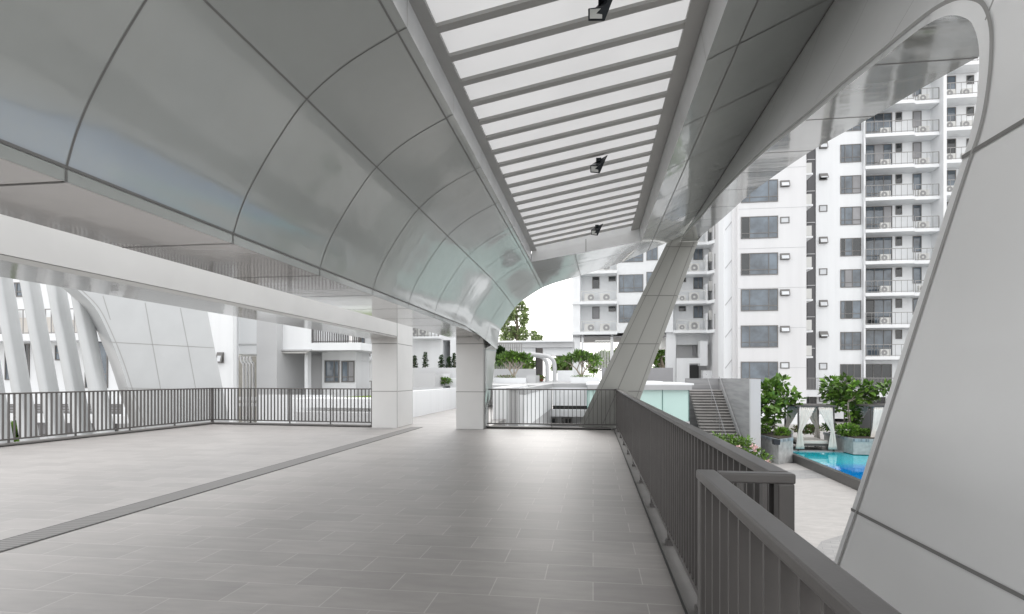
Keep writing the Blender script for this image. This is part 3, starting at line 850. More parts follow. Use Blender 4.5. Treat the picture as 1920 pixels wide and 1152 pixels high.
for j in range(-3, 8):
    v = 271 + 58.6 * j
    if j < 7: win(tc_, 1575.5, v, 1614.5, v + 34, YC, nv=(0.22, 0.58), nh=(0.28,))
YR2 = YC + 1.2
sl_v = [314 + 59.6 * j for j in range(-4, 7)]
for j, v in enumerate(sl_v):
    zt = WZ(1690, v - 3, YC)
    if j < len(sl_v):
        k = MB()
        xa, xm, xb = WX(1618.5, YC), WX(1708, YC), WX(1760.5, YC)
        k.prism([(xa, YC + 1.15, zt), (xa, YC - 0.4, zt), (xm, YC - 0.4, zt), (xm + 0.35, YC - 0.1, zt), (xb, YC - 0.1, zt), (xb, YC + 1.15, zt)], (0, 0, -0.28), 'bwhite'); k.build('balcony_slab', tc_)
        k = rail_mesh(xa + 0.05, xm, YC - 0.37, zt + 0.002, 1.02, sp=0.42); k.build('balcony_railing', tc_)
        k = rail_mesh(xm + 0.3, xb - 0.05, YC - 0.07, zt + 0.002, 1.02, sp=0.38); k.build('balcony_railing', tc_)
        ac(tc_, WX(1661, YC), YC + 0.2, zt + 0.01); ac(tc_, WX(1735, YC), YC + 0.3, zt + 0.01)
    zf = zt
    def wz(a, b, u0, u1, **kw): winbox(tc_, WX(u0, YR2), WX(u1, YR2), zf + a, zf + b, YR2, **kw)
    wz(0.1, 2.35, 1622.5, 1672.5, nv=(0.33, 0.68), nh=(0.3,)); wz(1.55, 2.35, 1679, 1691, glass='glass_dark', fr=0.05); wz(0.95, 2.35, 1711, 1727.5)
    wz(0.95 + .15, 2.35 + .15, 1775, 1792); wz(1.7, 2.45, 1812, 1826, glass='glass_dark', fr=0.05)
    z2 = zt + 0.22; k = MB(); k.box(WX(1767, YC), WX(1850, YC), YC - 0.3, YC + 1.15, z2 - 0.28, z2, 'bwhite'); k.build('balcony_slab', tc_)
    k = rail_mesh(WX(1768, YC), WX(1850, YC), YC - 0.27, z2 + 0.002, 1.02, sp=0.38); k.build('balcony_railing', tc_)
    ac(tc_, WX(1784, YC), YC + 0.2, z2 + 0.01); ac(tc_, WX(1815, YC), YC + 0.2, z2 + 0.01)
# ground storeys
win(tc_, 1575, 683, 1614, 727, YC, nv=(0.33, 0.66), glass='glass_dark'); win(tc_, 1622, 683, 1672, 727, YC + 1.19, nv=(0.3, 0.62), glass='glass_dark')
win(tc_, 1517, 744, 1531, 772, YC, glass='glass_dark'); win(tc_, 1600, 741, 1660, 775, YC, nv=(0.3, 0.6), glass='glass_dark'); awning(tc_, 1536, 743, 1551, 754, YC, 0)
k = MB(); z = WZ(1560, 733, YC - 1); k.box(WX(1505, YC - 1), 50, YC - 1.4, YC - 0.02, z - 0.5, z + 0.05, 'bwhite'); k.build('terrace_slab', tc_)
k = rail_mesh(WX(1512, YC - 1.3), WX(1680, YC - 1.3), YC - 1.3, z + 0.052, 1.05, sp=0.11); k.build('terrace_railing', tc_)

# --- wing A (far, behind the strut)
YA = 57.0; YAr = 58.4
ta = thing('apartment_block', 'white apartment wing beyond the strut raised on columns over an open undercroft', 'apartment block', (WX(1200, YA), YA, -2.2))
zu = WZ(1115, 625, YA)
k = MB()
k.box(WX(1073, YA), WX(1088, YA), YA - .2, YAr + 10, zu, 36, 'bwhite')
k.box(WX(1088, YA), WX(1157, YA), YAr, YAr + 10, zu - .3, 36, 'bwhite')
k.box(WX(1157, YA), WX(1262, YA), YA, YAr + 10.1, zu, 36, 'bwhite')
k.box(WX(1262, YA), WX(1357, YA), YAr, YAr + 10.2, WZ(1300, 645, YA), 36, 'bwhite')
k.build('wall', ta)
k = MB()
for u0, u1 in ((1090, 1094), (1145, 1150), (1250, 1268), (1073, 1088)): k.box(WX(u0, YA), WX(u1, YA), YA + 0.3, YA + 1.2, -2.3, zu - .01, 'bwhite')
k.build('undercroft_columns', ta)
k = MB(); k.box(WX(1073, YA), WX(1250, YA), YA + .1, YAr + 8, zu - 0.35, zu - 0.3, 'bgrey'); k.build('undercroft_ceiling', ta)
for j in range(-3, 2):
    dv = 56.6 * j
    win(ta, 1110.5, 519 + dv, 1124, 541.5 + dv, YAr); win(ta, 1141, 518 + dv, 1154.5, 528 + dv, YAr, glass='glass_dark', fr=.05)
    win(ta, 1160, 515 + dv, 1206, 548.5 + dv, YA, nv=(0.2, 0.62), nh=(0.25,))
    win(ta, 1212, 510 + dv, 1233, 545 + dv, YA, nv=(0.5,))
    zt = WZ(1120, 566 + dv, YA)
    k = MB(); k.box(WX(1072.5, YA), WX(1157, YA), YA - 0.5, YAr - .01, zt - 0.28, zt, 'bwhite'); k.build('ledge_slab', ta)
    k = rail_mesh(WX(1090, YA), WX(1156, YA), YA - 0.4, zt, 1.0, 'ac_white', sp=1.2); k.build('ledge_railing', ta)
    ac(ta, WX(1105, YA), YA + 0.2, zt + 0.01, .95, .8, 0.15); ac(ta, WX(1134, YA), YA + 0.2, zt + 0.01, .95, .8, 0.15)
for j in range(-4, 1):
    dv = 54.5 * j
    win(ta, 1300, 574 + dv, 1318, 597 + dv, YAr, nv=(0.5,)); win(ta, 1272.6, 574 + dv, 1286, 584 + dv, YAr, glass='glass_dark', fr=.05)
    zt = WZ(1300, 620 + dv, YA)
    k = MB(); k.box(WX(1262, YA), WX(1324, YA), YA - 0.5, YAr - .01, zt - 0.26, zt, 'bwhite'); k.build('ledge_slab', ta); k = MB()
    k.prism([(WX(1324, YA), YA + 1.3, zt), (WX(1324, YA), YA - 0.5, zt), (WX(1340, YA), YA - 1.6, zt), (WX(1357.5, YA), YA - 1.6, zt), (WX(1357.5, YA), YA + 1.3, zt)], (0, 0, -0.3), 'bwhite'); k.build('balcony_slab', ta)
    k = rail_mesh(WX(1268, YA), WX(1322, YA), YA - 0.4, zt, 1.0, 'ac_white', sp=1.0); k.build('ledge_railing', ta)
    ac(ta, WX(1279, YA), YA + 0.2, zt + 0.01, .7, .6, 0); ac(ta, WX(1302, YA), YA + 0.2, zt + 0.01, .95, .85, 0)
    k = rail_mesh(WX(1341, YA - 1.6), WX(1357, YA - 1.6), YA - 1.5, zt + .002, 1.4, sp=0.22, t=.05); k.build('balcony_railing', ta)
    k = MB(); k.box(WX(1329, YA), WX(1337, YA), YA, YA + .4, zt + 1.0, zt + 1.9, 'ac_white'); k.box(WX(1323, YA), WX(1325, YA), YA - .45, YAr, zt, zt + 1.6, 'bwhite'); k.build('wall_box', ta)
k = MB()
k.box(WX(1268, YA), WX(1312, YA), YA - .2, YA + .0, WZ(1290, 682, YA), WZ(1290, 672, YA), 'bwhite'); k.box(WX(1268, YA), WX(1292, YA), YA - .2, YA, -2.3, WZ(1290, 682, YA), 'bwhite')
k.box(WX(1312, YA), WX(1326, YA), YA - .2, YA + 1, WZ(1320, 686, YA), WZ(1320, 640, YA), 'bwhite')
k.box(WX(1268, YA), WX(1357, YA), YAr + 1, YAr + 1.2, -2.3, WZ(1300, 640, YA), 'blight')
k.box(WX(1292, YA), WX(1318, YA), YAr + .8, YAr + 0.9, WZ(1300, 712, YA), WZ(1300, 684, YA), 'bdark'); k.box(WX(1306, YA), WX(1312, YA), YAr + .7, YAr + 0.95, WZ(1300, 666, YA), WZ(1300, 636, YA), 'bgrey')
k.box(WX(1318, YA), WX(1345, YA), YA, YA + 1, -2.3, WZ(1330, 695, YA), 'bwhite')
k.build('lower_storey', ta)

# --- white link bridge left of wing A
k = MB()
k.box(WX(925, 50), WX(1075, 50), 50, 53, WZ(1000, 652, 50), WZ(1000, 639, 50), 'blight')
k.box(WX(925, 50), WX(1075, 50), 50.5, 52.5, WZ(1000, 666, 50), WZ(1000, 652.2, 50), 'bwhite')
k.box(WX(925, 50), WX(1075, 50), 49.7, 50, WZ(1000, 642, 50), WZ(1000, 639, 50), 'bwhite')
tag(k.build('link_bridge'), 'pale covered link bridge crossing behind the garden below the white sky', 'bridge')
# dark slim screen and pillar
def bars(name, u0, u1, v0, v1, Y, n, label, cat='screen', m='rail_far', wd=0.06):
    k = MB()
    for i in range(n):
        u = u0 + (u1 - u0) * i / (n - 1); x = WX(u, Y); k.box(x - wd / 2, x + wd / 2, Y, Y + 0.1, WZ(u, v1, Y), WZ(u, v0, Y), m)
    x0, x1 = WX(u0, Y), WX(u1, Y); zt = WZ(u0, v0, Y); k.box(x0, x1, Y - .02, Y + .12, zt, zt + .08, m)
    tag(k.build(name), label, cat)
bars('bar_screen', 930, 978, 645, 694, 42, 15, 'screen of slim dark upright bars behind the left plumeria tree')
bars('bar_screen', 1116, 1150, 640, 692, 54, 13, 'screen of slim pale upright bars under the raised wing', m='ac_white')
k = MB(); k.box(WX(1005, 41), WX(1017, 41), 41, 41.5, .9, WZ(1010, 653, 41), 'wood_dark'); k.box(WX(1005, 41) - .03, WX(1005, 41) + .05, 40.96, 41.1, .9, WZ(1010, 653, 41) + .02, 'kerb_dark')
tag(k.build('dark_panel'), 'tall dark slatted panel standing between the plumeria trees', 'panel')
for i, (du, lab) in enumerate(((0, 'front white tubular canopy frame bending down to the podium roof'), (-14, 'rear white tubular canopy frame seen inside the front one'))):
    Y = 38 + i * 2
    P = crom([pY(950 + du, 663, Y + 3), pY(985 + du, 664, Y + 2), pY(1018 + du, 667, Y + .5), pY(1032 + du, 671, Y), pY(1039 + du, 681, Y), pY(1040 + du, 697, Y), pY(1040 + du, 716, Y)], 5)
    k = MB(); k.tube(P, 0.14, 'blight', 10); tag(k.build('tube_frame'), lab, 'canopy frame', 'white tubular canopy frames')

# --- podium roof, courtyard walls, teal box
k = MB()
k.prism([(-2.28, 17.7, 0.75), (-2.08, 17.7, 0.75), (-2.08, 30, .75), (WX(1102, 30), 30, .75), (WX(1102, 30), 60, .75), (WX(880, 60), 60, .75), (WX(880, 24), 24, .75), (-2.28, 24, .75)], (0, 0, 0.2), 'podium')
k.box(WX(1101, 25.2), WX(1296, 25.2), 25, 56, 0.75, 0.951, 'podium')
tag(k.build('podium_roof'), 'flat white podium roof spreading behind the far railing', 'roof')
k = MB()
k.box(-2.3, -2.1, 17.7, 30, -0.3, 0.749, 'bwhite'); k.box(-2.26, -2.14, 17.7, 30, -2.6, -0.3, 'blight')
tag(k.build('courtyard_wall'), 'white parapet receding along the left of the sunken courtyard', 'wall')
k = MB(); a, b = -2.09, WX(1110, 30)
def zz(v): return WZ(1060, v, 30)
k.box(a, b, 30, 30.3, zz(761), 0.748, 'bwhite'); k.box(a, b, 30.2, 30.4, zz(768), zz(761), 'bdark'); k.box(a - .5, b, 29.4, 30.3, zz(780), zz(768), 'bwhite'); k.box(a - .7, b, 30.6, 30.9, -2.6, zz(780), 'blight')
cw = k.build('courtyard_facade'); tag(cw, 'white facade at the far side of the sunken courtyard with a dark slot', 'facade')
for u0, u1 in ((1005, 1044), (1053, 1072)):
    winbox(cw, WX(u0, 30.6), WX(u1, 30.6), zz(797), zz(785), 30.58, nv=(0.33, 0.66), glass='glass_dark')
k = MB(); p = pY(953, 731, 16.5); q = pY(971, 731, 16.5)
k.box(p.x, q.x, 16.5, 16.9, -2.6, p.z, 'blight'); k.box(p.x - .05, q.x + .05, 16.45, 16.95, p.z, p.z + .05, 'blight')
tag(k.build('courtyard_pillar'), 'pale grey square pillar just behind the far railing', 'pillar')
k = MB(); p = pY(924, 727, 17.6); q = pY(952, 727, 17.6); k.box(p.x, q.x, 17.6, 23, -2.6, p.z, 'bwhite'); tag(k.build('parapet'), 'bright white parapet end between the arch leg and grey pillar', 'wall')
tg = thing('glass_pavilion', 'low pavilion of frosted pale green glass right of the leaning strut', 'pavilion', (WX(1240, 25.2), 25.2, -.6))
k = MB(); gx0, gx1 = WX(1101, 25.2), WX(1293, 25.2); zt, zb_ = WZ(1240, 723.5, 25.2), WZ(1240, 790, 25.2)
k.box(gx0 + .1, gx1 - .1, 25.4, 32, -2.6, zb_ , 'concrete'); k.box(gx0, gx1, 25.2, 32, zb_ - .12, zb_ - .002, 'blight'); k.build('base', tg)
us = [1101, 1150, 1197, 1242, 1291.5]
for a, b in zip(us, us[1:]):
    k = MB(); k.box(WX(a, 25.2) + .012, WX(b, 25.2) - .012, 25.2, 25.26, zb_, zt, 'teal_glass'); k.build('glass_pane', tg)
for a in us:
    k = MB(); x = WX(a, 25.2); k.box(x - .011, x + .011, 25.18, 25.3, zb_, zt, 'teal_edge'); k.build('mullion', tg)
k = MB(); k.box(gx1 - .06, gx1, 25.3, 32, zb_, zt, 'teal_glass'); k.build('glass_pane', tg)
k = MB(); k.box(gx0 - .05, WX(1300, 25.2), 25.05, 32, 0.953, 1.03, 'bwhite'); k.box(gx0 + 1.5, gx1 - 1, 26, 30, 1.03, 1.1, 'bwhite'); k.build('roof', tg)

# --- stairs and board-marked wall
stt = thing('staircase', 'grey outdoor staircase climbing beside the board marked concrete wall', 'staircase', (WX(1325, 30), 27, -2.55))
sx0, sx1 = WX(1293, 33), WX(1352, 33); nst = 24
k = MB()
for i in range(nst):
    z1 = 0.58 - i * 0.137; y0 = 33 - i * 0.225
    k.box(sx0, sx1, y0 - 0.225, y0 + .3, z1 - 0.11, z1 - .04, 'kerb'); k.box(sx0, sx1, y0 - 0.255, y0 + .3, z1 - 0.04, z1, 'step')
k.build('steps', stt)
for x in (sx0 + 0.9,):
    k = MB(); a = Vector((x, 33, 1.45)); b = Vector((x, 27.6, 1.45 - 24 * 0.137)); k.tube([a, b], 0.014, 'bgrey', 6)
    for f in (0.25, .5, .62, .75, .88, 1): p = a.lerp(b, f); k.tube([p, p - Vector((0, 0, .9))], 0.012, 'bgrey', 6)
    k.build('handrail', stt)
k = MB(); k.tube([(sx1 - .08, 33, 1.3), (sx1 - .08, 27.6, 1.3 - 24 * .137)], 0.022, 'fan_dark', 6); k.build('handrail', stt)
wx = sx1 + 0.01
k = MB(); k.box(wx, wx + 0.32, 27.3, 33.6, -2.56, 1.22, 'board'); k.box(WX(1286, 33.6), wx + .32, 33.61, 33.9, -2.56, 1.22, 'board'); k.box(wx + .01, wx + .45, 27.1, 27.299, -2.56, 1.2, 'blight')
tag(k.build('concrete_wall'), 'grey board marked concrete wall to the right of the staircase', 'wall')

# ================================================================== PLANTS
def leafcloud(k, c, rad, n, l, wd, m, shell=0.5, droop=0.0, rr=None):
    rr = rr or rnd
    c = Vector(c)
    for _ in range(n):
        v = Vector((rr.gauss(0, 1), rr.gauss(0, 1), rr.gauss(0, 1))).normalized()
        r = shell + (1 - shell) * rr.random() ** 0.6
        p = c + Vector((v.x * rad[0], v.y * rad[1], v.z * rad[2])) * r
        d_ = (v + Vector((rr.gauss(0, .6), rr.gauss(0, .6), rr.gauss(0.2, .5) - droop))).normalized()
        up_ = Vector((rr.gauss(0, .5), rr.gauss(0, .5), 1)).normalized()
        mm = m if isinstance(m, str) else rr.choice(m)
        s = rr.uniform(0.7, 1.25); k.leaf(p, d_, up_, l * s, wd * s, mm)
def tree(name, label, base, h, clumps, leaf, l, wd, n, trunk='trunk', tr=0.05, cat='tree', group=None, stems=1):
    base = Vector(base); root = thing(name, label, cat, base, group)
    k = MB()
    cs = [base + Vector(c[0]) for c in clumps]
    for s_ in range(stems):
        dx = Vector((rnd.uniform(-.25, .25), rnd.uniform(-.2, .2), 0)) * (1 if stems > 1 else 0)
        topc = base + Vector((dx.x * 1.5, 0, h * 0.6))
        k.tube([base + dx, base + dx * 1.1 + Vector((0, 0, h * .3)), topc], [tr, tr * .85, tr * .6], trunk, 7)
        for c in cs[s_::stems]: k.tube([topc, topc.lerp(c, .5) + Vector((0, 0, .05 * h)), c], [tr * .6, tr * .4, tr * .15], trunk, 6)
    k.build('trunk', root)
    k = MB()
    for c, cc in zip(clumps, cs): leafcloud(k, cc, c[1], int(n * c[1][0] * c[1][2] / (0.25 if n < 500 else .25)), l, wd, leaf)
    k.build('crown', root)
    return root
# fig trees in the pool planters
ZP = -2.2
def figs(base_u, base_v, Y, label, cl, stems=3):
    b = pY(base_u, base_v, Y)
    s = Y / F
    clumps = []
    for (u, v, r) in cl:
        c = pY(u, v, Y + rnd.uniform(-.5, .5)) - b; clumps.append(((c.x, c.y, c.z), (r * s, r * s * .9, r * s)))
    return tree('fig_tree', label, b, (base_v - min(c[1] for c in cl)) * s, clumps, ['leaf_fig', 'leaf_fig', 'leaf_bright'], .32, .22, 210, 'trunk_pale', .03, 'tree', 'broad leaved trees in the pool planters', stems)
figs(1447, 812, 29.5, 'bushy broad leaved tree in the left pool planter beside the concrete wall', [(1430, 737, 12), (1447, 728, 12), (1466, 717, 8), (1424, 756, 11), (1444, 757, 14), (1462, 748, 12), (1484, 742, 9), (1495, 751, 7), (1432, 778, 11), (1450, 779, 10), (1439, 797, 8), (1470, 770, 8)], 3)
figs(1583, 806, 30.5, 'broad leaved tree behind the right planter, left one of the pair', [(1558, 719, 9), (1553, 735, 10), (1570, 732, 11), (1587, 717, 9), (1578, 745, 11), (1562, 750, 9), (1590, 738, 8), (1575, 762, 8)], 1)
figs(1605, 806, 29.6, 'broad leaved tree nearest the leaning panel, right one of the pair', [(1607, 731, 9), (1625, 730, 9), (1618, 745, 10), (1600, 752, 9), (1645, 737, 8), (1660, 727, 7), (1598, 770, 8), (1634, 750, 7)], 2)
def shrub(name, label, c, rad, n, m, l=.14, wd=.07, group=None, cat='shrub'):
    root = MB(); leafcloud(root, c, rad, n, l, wd, m, shell=.2)
    # short stems
    for _ in range(5):
        a = Vector(c) + Vector((rnd.uniform(-.3, .3) * rad[0], rnd.uniform(-.3, .3) * rad[1], -rad[2])); root.tube([a, Vector(c) + Vector((rnd.uniform(-.5, .5) * rad[0], 0, rad[2] * .4))], .012, 'trunk', 5)
    o = root.build(name); tag(o, label, cat, group); return o
def pshrub(label, u, v, ru, rv, Y, n, m, **kw):
    s = Y / F; return shrub('shrub', label, pY(u, v, Y), (ru * s, ru * s * .7, rv * s), n, m, **kw)
pshrub('low bright green shrub at the front of the left pool planter', 1466, 811, 13, 7, 28.3, 420, ['leaf_bright'])
pshrub('low green shrub at the back corner of the left pool planter', 1432, 805, 12, 6, 29.2, 350, ['leaf', 'leaf_bright'])
pshrub('bright green shrub under the right pair of broad leaved trees', 1590, 806, 19, 10, 28.9, 800, ['leaf_bright'])
pshrub('low green hedge end left of the right tree pair', 1556, 800, 12, 6, 30, 350, ['leaf', 'leaf_bright'])
pshrub('flat clipped hedge of mixed leaves behind the white cabana', 1513, 805, 26, 6.5, 32.5, 900, ['leaf', 'leaf_rust'])
pshrub('dark leafy shrub rising between the right tree pair', 1603, 785, 12, 12, 30.2, 450, ['leaf', 'leaf_fig'])
pshrub('bright green shrub in the right pool planter close to the leaning panel', 1622, 812, 12, 6, 29, 380, ['leaf_bright', 'leaf'])
# planters
def planter(label, pts, z0, z1, plate=False):
    k = MB(); k.prism([Vector((p.x, p.y, z0)) for p in pts], (0, 0, z1 - z0 - .12), 'plinth')
    c = sum(pts, Vector()) / len(pts)
    k.prism([Vector((c.x + (p.x - c.x) * 1.02, c.y + (p.y - c.y) * 1.02, z1 - .118)) for p in pts], (0, 0, .12), 'mosaic')
    k.prism([Vector((c.x + (p.x - c.x) * .9, c.y + (p.y - c.y) * .9, z1 + .003)) for p in pts], (0, 0, .03), 'soil')
    o = k.build('planter'); tag(o, label, 'planter', 'planters round the pool deck'); return o
zp = pY(1487, 821, 27.6).z
a = pY(1487, 821, 27.6); b = pY(1460, 823, 26.7); c = pY(1408, 804, 29.8); e = pY(1440, 804, 31.5)
pl = planter('grey stone planter with blue mosaic rim, left of the white cabana', [b, a, e + Vector((1.2, 0, 0)), c], -2.56, zp)
k = MB(); q = pY(1454, 828, 26.85); k.box(q.x - .13, q.x + .12, 26.6, 26.9, q.z - .12, q.z + .1, 'lamp_metal'); 
tag(k.build('wall_sign'), 'small dark plate mounted on the left pool planter wall', 'sign')
a = pY(1600, 823, 27.9); b = pY(1700, 824, 27.7); c = pY(1700, 805, 31); e = pY(1545, 806, 31)
planter('long grey stone planter with mosaic rim behind the pool, right of the cabana', [a, b, c, e], -2.2, a.z)

# pool
P0 = pZ(1469, 845, -2.2); P1 = pZ(1612, 903, -2.2)
dirp = (P1 - P0).normalized(); P1e = P0 + dirp * 14
far = P0 + Vector((16, -0.3, 0))
pool = thing('swimming_pool', 'raised turquoise swimming pool with a dark tiled overflow edge', 'pool', (P0.x, P0.y, -2.5))
k = MB(); k.prism([P0 + Vector((.15, -.0, -.3)), P1e + Vector((.15, 0, -.3)), P1e + Vector((14, 0, -.3)), far + Vector((0, 0, -.3))], (0, 0, .27), 'water'); k.build('water', pool)
k = MB(); nrm = Vector((-dirp.y, dirp.x, 0)) * -1
if nrm.x > 0: nrm = -nrm
k.hexa([P0 + Vector((0, 0, -.35)), P1e + Vector((0, 0, -.35)), P1e - nrm * .22 + Vector((0, 0, -.35)), P0 - nrm * .22 + Vector((0, 0, -.35)), P0, P1e, P1e - nrm * .22, P0 - nrm * .22], 'pool_wall'); k.build('overflow_wall', pool, bevel=.01)
k = MB(); k.box(P0.x + .1, P0.x + 16, P0.y - .02, P0.y + .12, -2.35, -2.18, 'mosaic'); k.build('tile_rim', pool)
k = MB(); k.box(WX(1408, 27.4) - 1, 40, P0.y + .13, 46, -2.5, -2.2, 'paving'); k.build('cabana_deck', kind='structure')

# cabanas
def cabana(u0, u1, v_top, v_bot, Y, label, dep=1.9):
    b0 = pY(u0, v_bot, Y); b1 = pY(u1, v_bot, Y); zt = pY(u0, v_top, Y).z; z0 = -2.2
    x0, x1 = b0.x, b1.x
    root = thing('cabana', label, 'cabana', ((x0 + x1) / 2, Y + dep / 2, z0), 'pool cabanas with tied curtains')
    k = MB(); k.box(x0 - .15, x1 + .1, Y - .1, Y + dep + .1, zt, zt + .07, 'wood_dark'); k.build('roof', root)
    for x in (x0, x1):
        for y in (Y, Y + dep): k = MB(); k.box(x - .035, x + .035, y - .035, y + .035, z0, zt, 'wood_dark'); k.build('post', root)
    for x, y, sgn in ((x0 + .06, Y - .05, 1), (x1 - .06, Y - .05, -1), (x0 + .06, Y + dep - .05, 1), (x1 - .06, Y + dep - .05, -1)):
        k = MB(); rows = []; n = 22
        for i in range(13):
            f = i / 12; z = zt - .02 - (zt - z0 - .12) * f
            if f < .55: wdt = .34 * (1 - (f / .55)) ** .9 + .09
            else: wdt = .08 + .17 * ((f - .55) / .45) ** .8
            cx = x + sgn * (.36 * (1 - f / .55) ** .8 if f < .55 else 0) * .95
            rows.append([Vector((cx + (j / n - .5) * wdt * 1.5, y + .035 * math.sin(j * 1.9 + i * .1), z)) for j in range(n + 1)])
        k.grid(rows, 'fabric_white'); o = k.build('curtain', root); md = o.modifiers.new('s', 'SOLIDIFY'); md.thickness = .012
    k = MB(); k.box(x0 + .1, x1 - .1, Y + .15, Y + dep - .1, z0 + .22, z0 + .3, 'wood_dark')
    for x in (x0 + .2, x1 - .2):
        for y in (Y + .2, Y + dep - .2): k.box(x - .04, x + .04, y - .04, y + .04, z0, z0 + .22, 'wood_dark')
    for i in range(9): k.box(x0 + .15 + i * (x1 - x0 - .3) / 8 - .01, x0 + .15 + i * (x1 - x0 - .3) / 8 + .01, Y + .16, Y + .18, z0 + .05, z0 + .22, 'wood_dark')
    k.build('bed_frame', root)
    k = MB(); k.box(x0 + .12, x1 - .15, Y + .2, Y + dep - .15, z0 + .31, z0 + .48, 'cushion'); k.build('mattress', root, bevel=.04)
    return root
cabana(1497, 1563, 763, 836, 28.9, 'white curtained cabana daybed standing alone behind the pool')
cabana(1634, 1700, 763, 836, 28.4, 'second curtained cabana half hidden by the leaning panel at the right')
k = MB(); p = pY(1612, 795, 31.5); k.box(p.x, p.x + 3, 31.5, 31.7, -2.2, WZ(1612, 768, 31.5), 'tank'); tag(k.build('privacy_screen'), 'dark grey privacy screen between the fig trees and second cabana', 'screen')

# roses by the railing and red flowers
k = MB(); kf = MB()
for (u, v) in [(1345, 822), (1358, 826), (1372, 826), (1385, 830), (1397, 838), (1410, 846), (1422, 852), (1434, 860), (1400, 828), (1380, 838), (1415, 862), (1366, 840), (1350, 835)]:
    c = pY(u, v, 15.5); leafcloud(k, c, (.17, .2, .13), 75, .10, .05, ['leaf_bright', 'leaf', 'leaf_bright'], shell=.1)
    k.tube([Vector((c.x, c.y, -2.55)), c], .01, 'trunk', 5)
for (u, v, m) in [(1412, 838, 'petal_pink'), (1418, 842, 'petal_pink'), (1384, 840, 'petal_pink'), (1440, 866, 'petal_pink')]:
    leafcloud(kf, pY(u, v, 15.2), (.05, .05, .04), 22, .06, .05, m, shell=.2)
rt = thing('rose_bush', 'loose rose bush with pale pink blooms beyond the long railing', 'shrub', pY(1390, 840, 15.5))
k.build('foliage', rt); kf.build('blooms', rt)
rt = thing('flower_shrub', 'small shrub with red flowers seen through the nearest railing', 'shrub', pY(1485, 1125, 5.5))
k = MB(); kf = MB()
for (u, v) in [(1485, 1105), (1482, 1120), (1487, 1135), (1484, 1150), (1500, 1140), (1470, 1140)]:
    c = pY(u, v, 5.5); leafcloud(k, c - Vector((0, 0, .05)), (.09, .1, .09), 40, .06, .03, ['leaf', 'leaf_bright'], .1); k.tube([Vector((c.x, c.y, -2.55)), c], .008, 'trunk', 5)
for (u, v, m) in [(1484, 1100, 'petal_red'), (1487, 1108, 'petal_red'), (1482, 1118, 'petal_pink'), (1486, 1130, 'petal_red')]:
    leafcloud(kf, pY(u, v, 5.4), (.025, .03, .025), 22, .03, .025, m, .2)
k.build('foliage', rt); kf.build('blooms', rt)

# plumeria trees on the podium
def plumeria(u, vb, Y, label, w_u, vt):
    s = Y / F; b = pY(u, vb, Y); root = thing('plumeria_tree', label, 'tree', b, 'plumeria trees on the podium'); rr = random.Random(int(u))
    k = MB(); kc = MB(); tips = []
    def br(p, d_, l, r, dep):
        q = p + d_ * l; k.tube([p, p.lerp(q, .5) + Vector((0, 0, l * .04)), q], [r, r * .85, r * .7], 'trunk_pale', 6, caps=False)
        if dep == 0: tips.append(q); return
        for i in range(3 if dep > 1 else 2):
            a = rr.uniform(0, 6.28); nd = (d_ * .9 + Vector((math.cos(a) * 1.0, math.sin(a) * .7, rr.uniform(.1, .7)))).normalized(); br(q, nd, l * .78, r * .68, dep - 1)
    hgt = (vb - vt) * s
    for a in (-.6, .5, .05): br(b, Vector((a, rr.uniform(-.3, .3), 1.0)).normalized(), hgt * .36, .06, 3)
    k.build('trunk', root)
    for t_ in tips:
        t_.x = b.x + max(-w_u * s, min(w_u * s, t_.x - b.x)); leafcloud(kc, t_, (.2, .2, .14), 20, .30, .09, ['leaf', 'leaf_bright', 'leaf'], .1)
    kc.build('crown', root)
plumeria(963, 708, 34, 'spreading plumeria tree on the podium left of the dark slatted panel', 34, 664)
plumeria(1090, 708, 34, 'spreading plumeria tree on the podium beside the leaning strut', 38, 664)
k = MB(); Y = 33.0
k.box(WX(926, Y), WX(986, Y), Y, Y + 4, .952, WZ(950, 709, Y), 'bwhite'); tag(k.build('planter'), 'low white planter under the left plumeria tree', 'planter', 'podium planters')
k = MB(); k.box(WX(986.3, Y), WX(1003, Y), Y + .3, Y + 4, .952, WZ(1000, 704, Y), 'blight'); tag(k.build('planter'), 'low grey planter block right of the left plumeria tree', 'planter', 'podium planters')
k = MB(); k.box(WX(926, 39), WX(1004, 39), 39, 39.4, .952, WZ(950, 692, 39), 'blight'); tag(k.build('parapet'), 'pale grey parapet behind the left plumeria tree', 'wall')
k = MB(); k.box(WX(1128, 48), WX(1262, 48), 48, 48.4, -2, WZ(1200, 690, 48), 'bgrey'); tag(k.build('parapet'), 'mid grey parapet wall under the raised wing behind the strut', 'wall')
k = MB(); k.box(WX(1045, 44), WX(1075, 44), 44, 44.4, .952, WZ(1060, 695, 44), 'bwhite'); tag(k.build('parapet'), 'short white parapet between the tube frames and right plumeria', 'wall')
k = MB(); k.box(WX(1070, 33.5), WX(1125, 33.5), 33.5, 36, .952, WZ(1090, 707.5, 33.5), 'bwhite'); tag(k.build('planter'), 'low white planter under the right plumeria tree', 'planter', 'podium planters')
pshrub('low grassy groundcover under the left plumeria tree', 950, 707, 22, 2, 34, 300, ['leaf_bright', 'leaf_rust'], l=.1, wd=.04)
pshrub('low grassy groundcover under the right plumeria tree', 1095, 706.5, 26, 1.6, 34, 300, ['leaf_bright'], l=.1, wd=.04)
pshrub('small green and red bedding plant by the dark slatted panel', 1012, 710, 9, 4, 36, 260, ['leaf_bright', 'leaf', 'leaf_red'])
pshrub('dark purple green shrub at the left of the bar screen', 938, 668, 8, 16, 37, 600, ['leaf_dark'], l=.25, wd=.15)
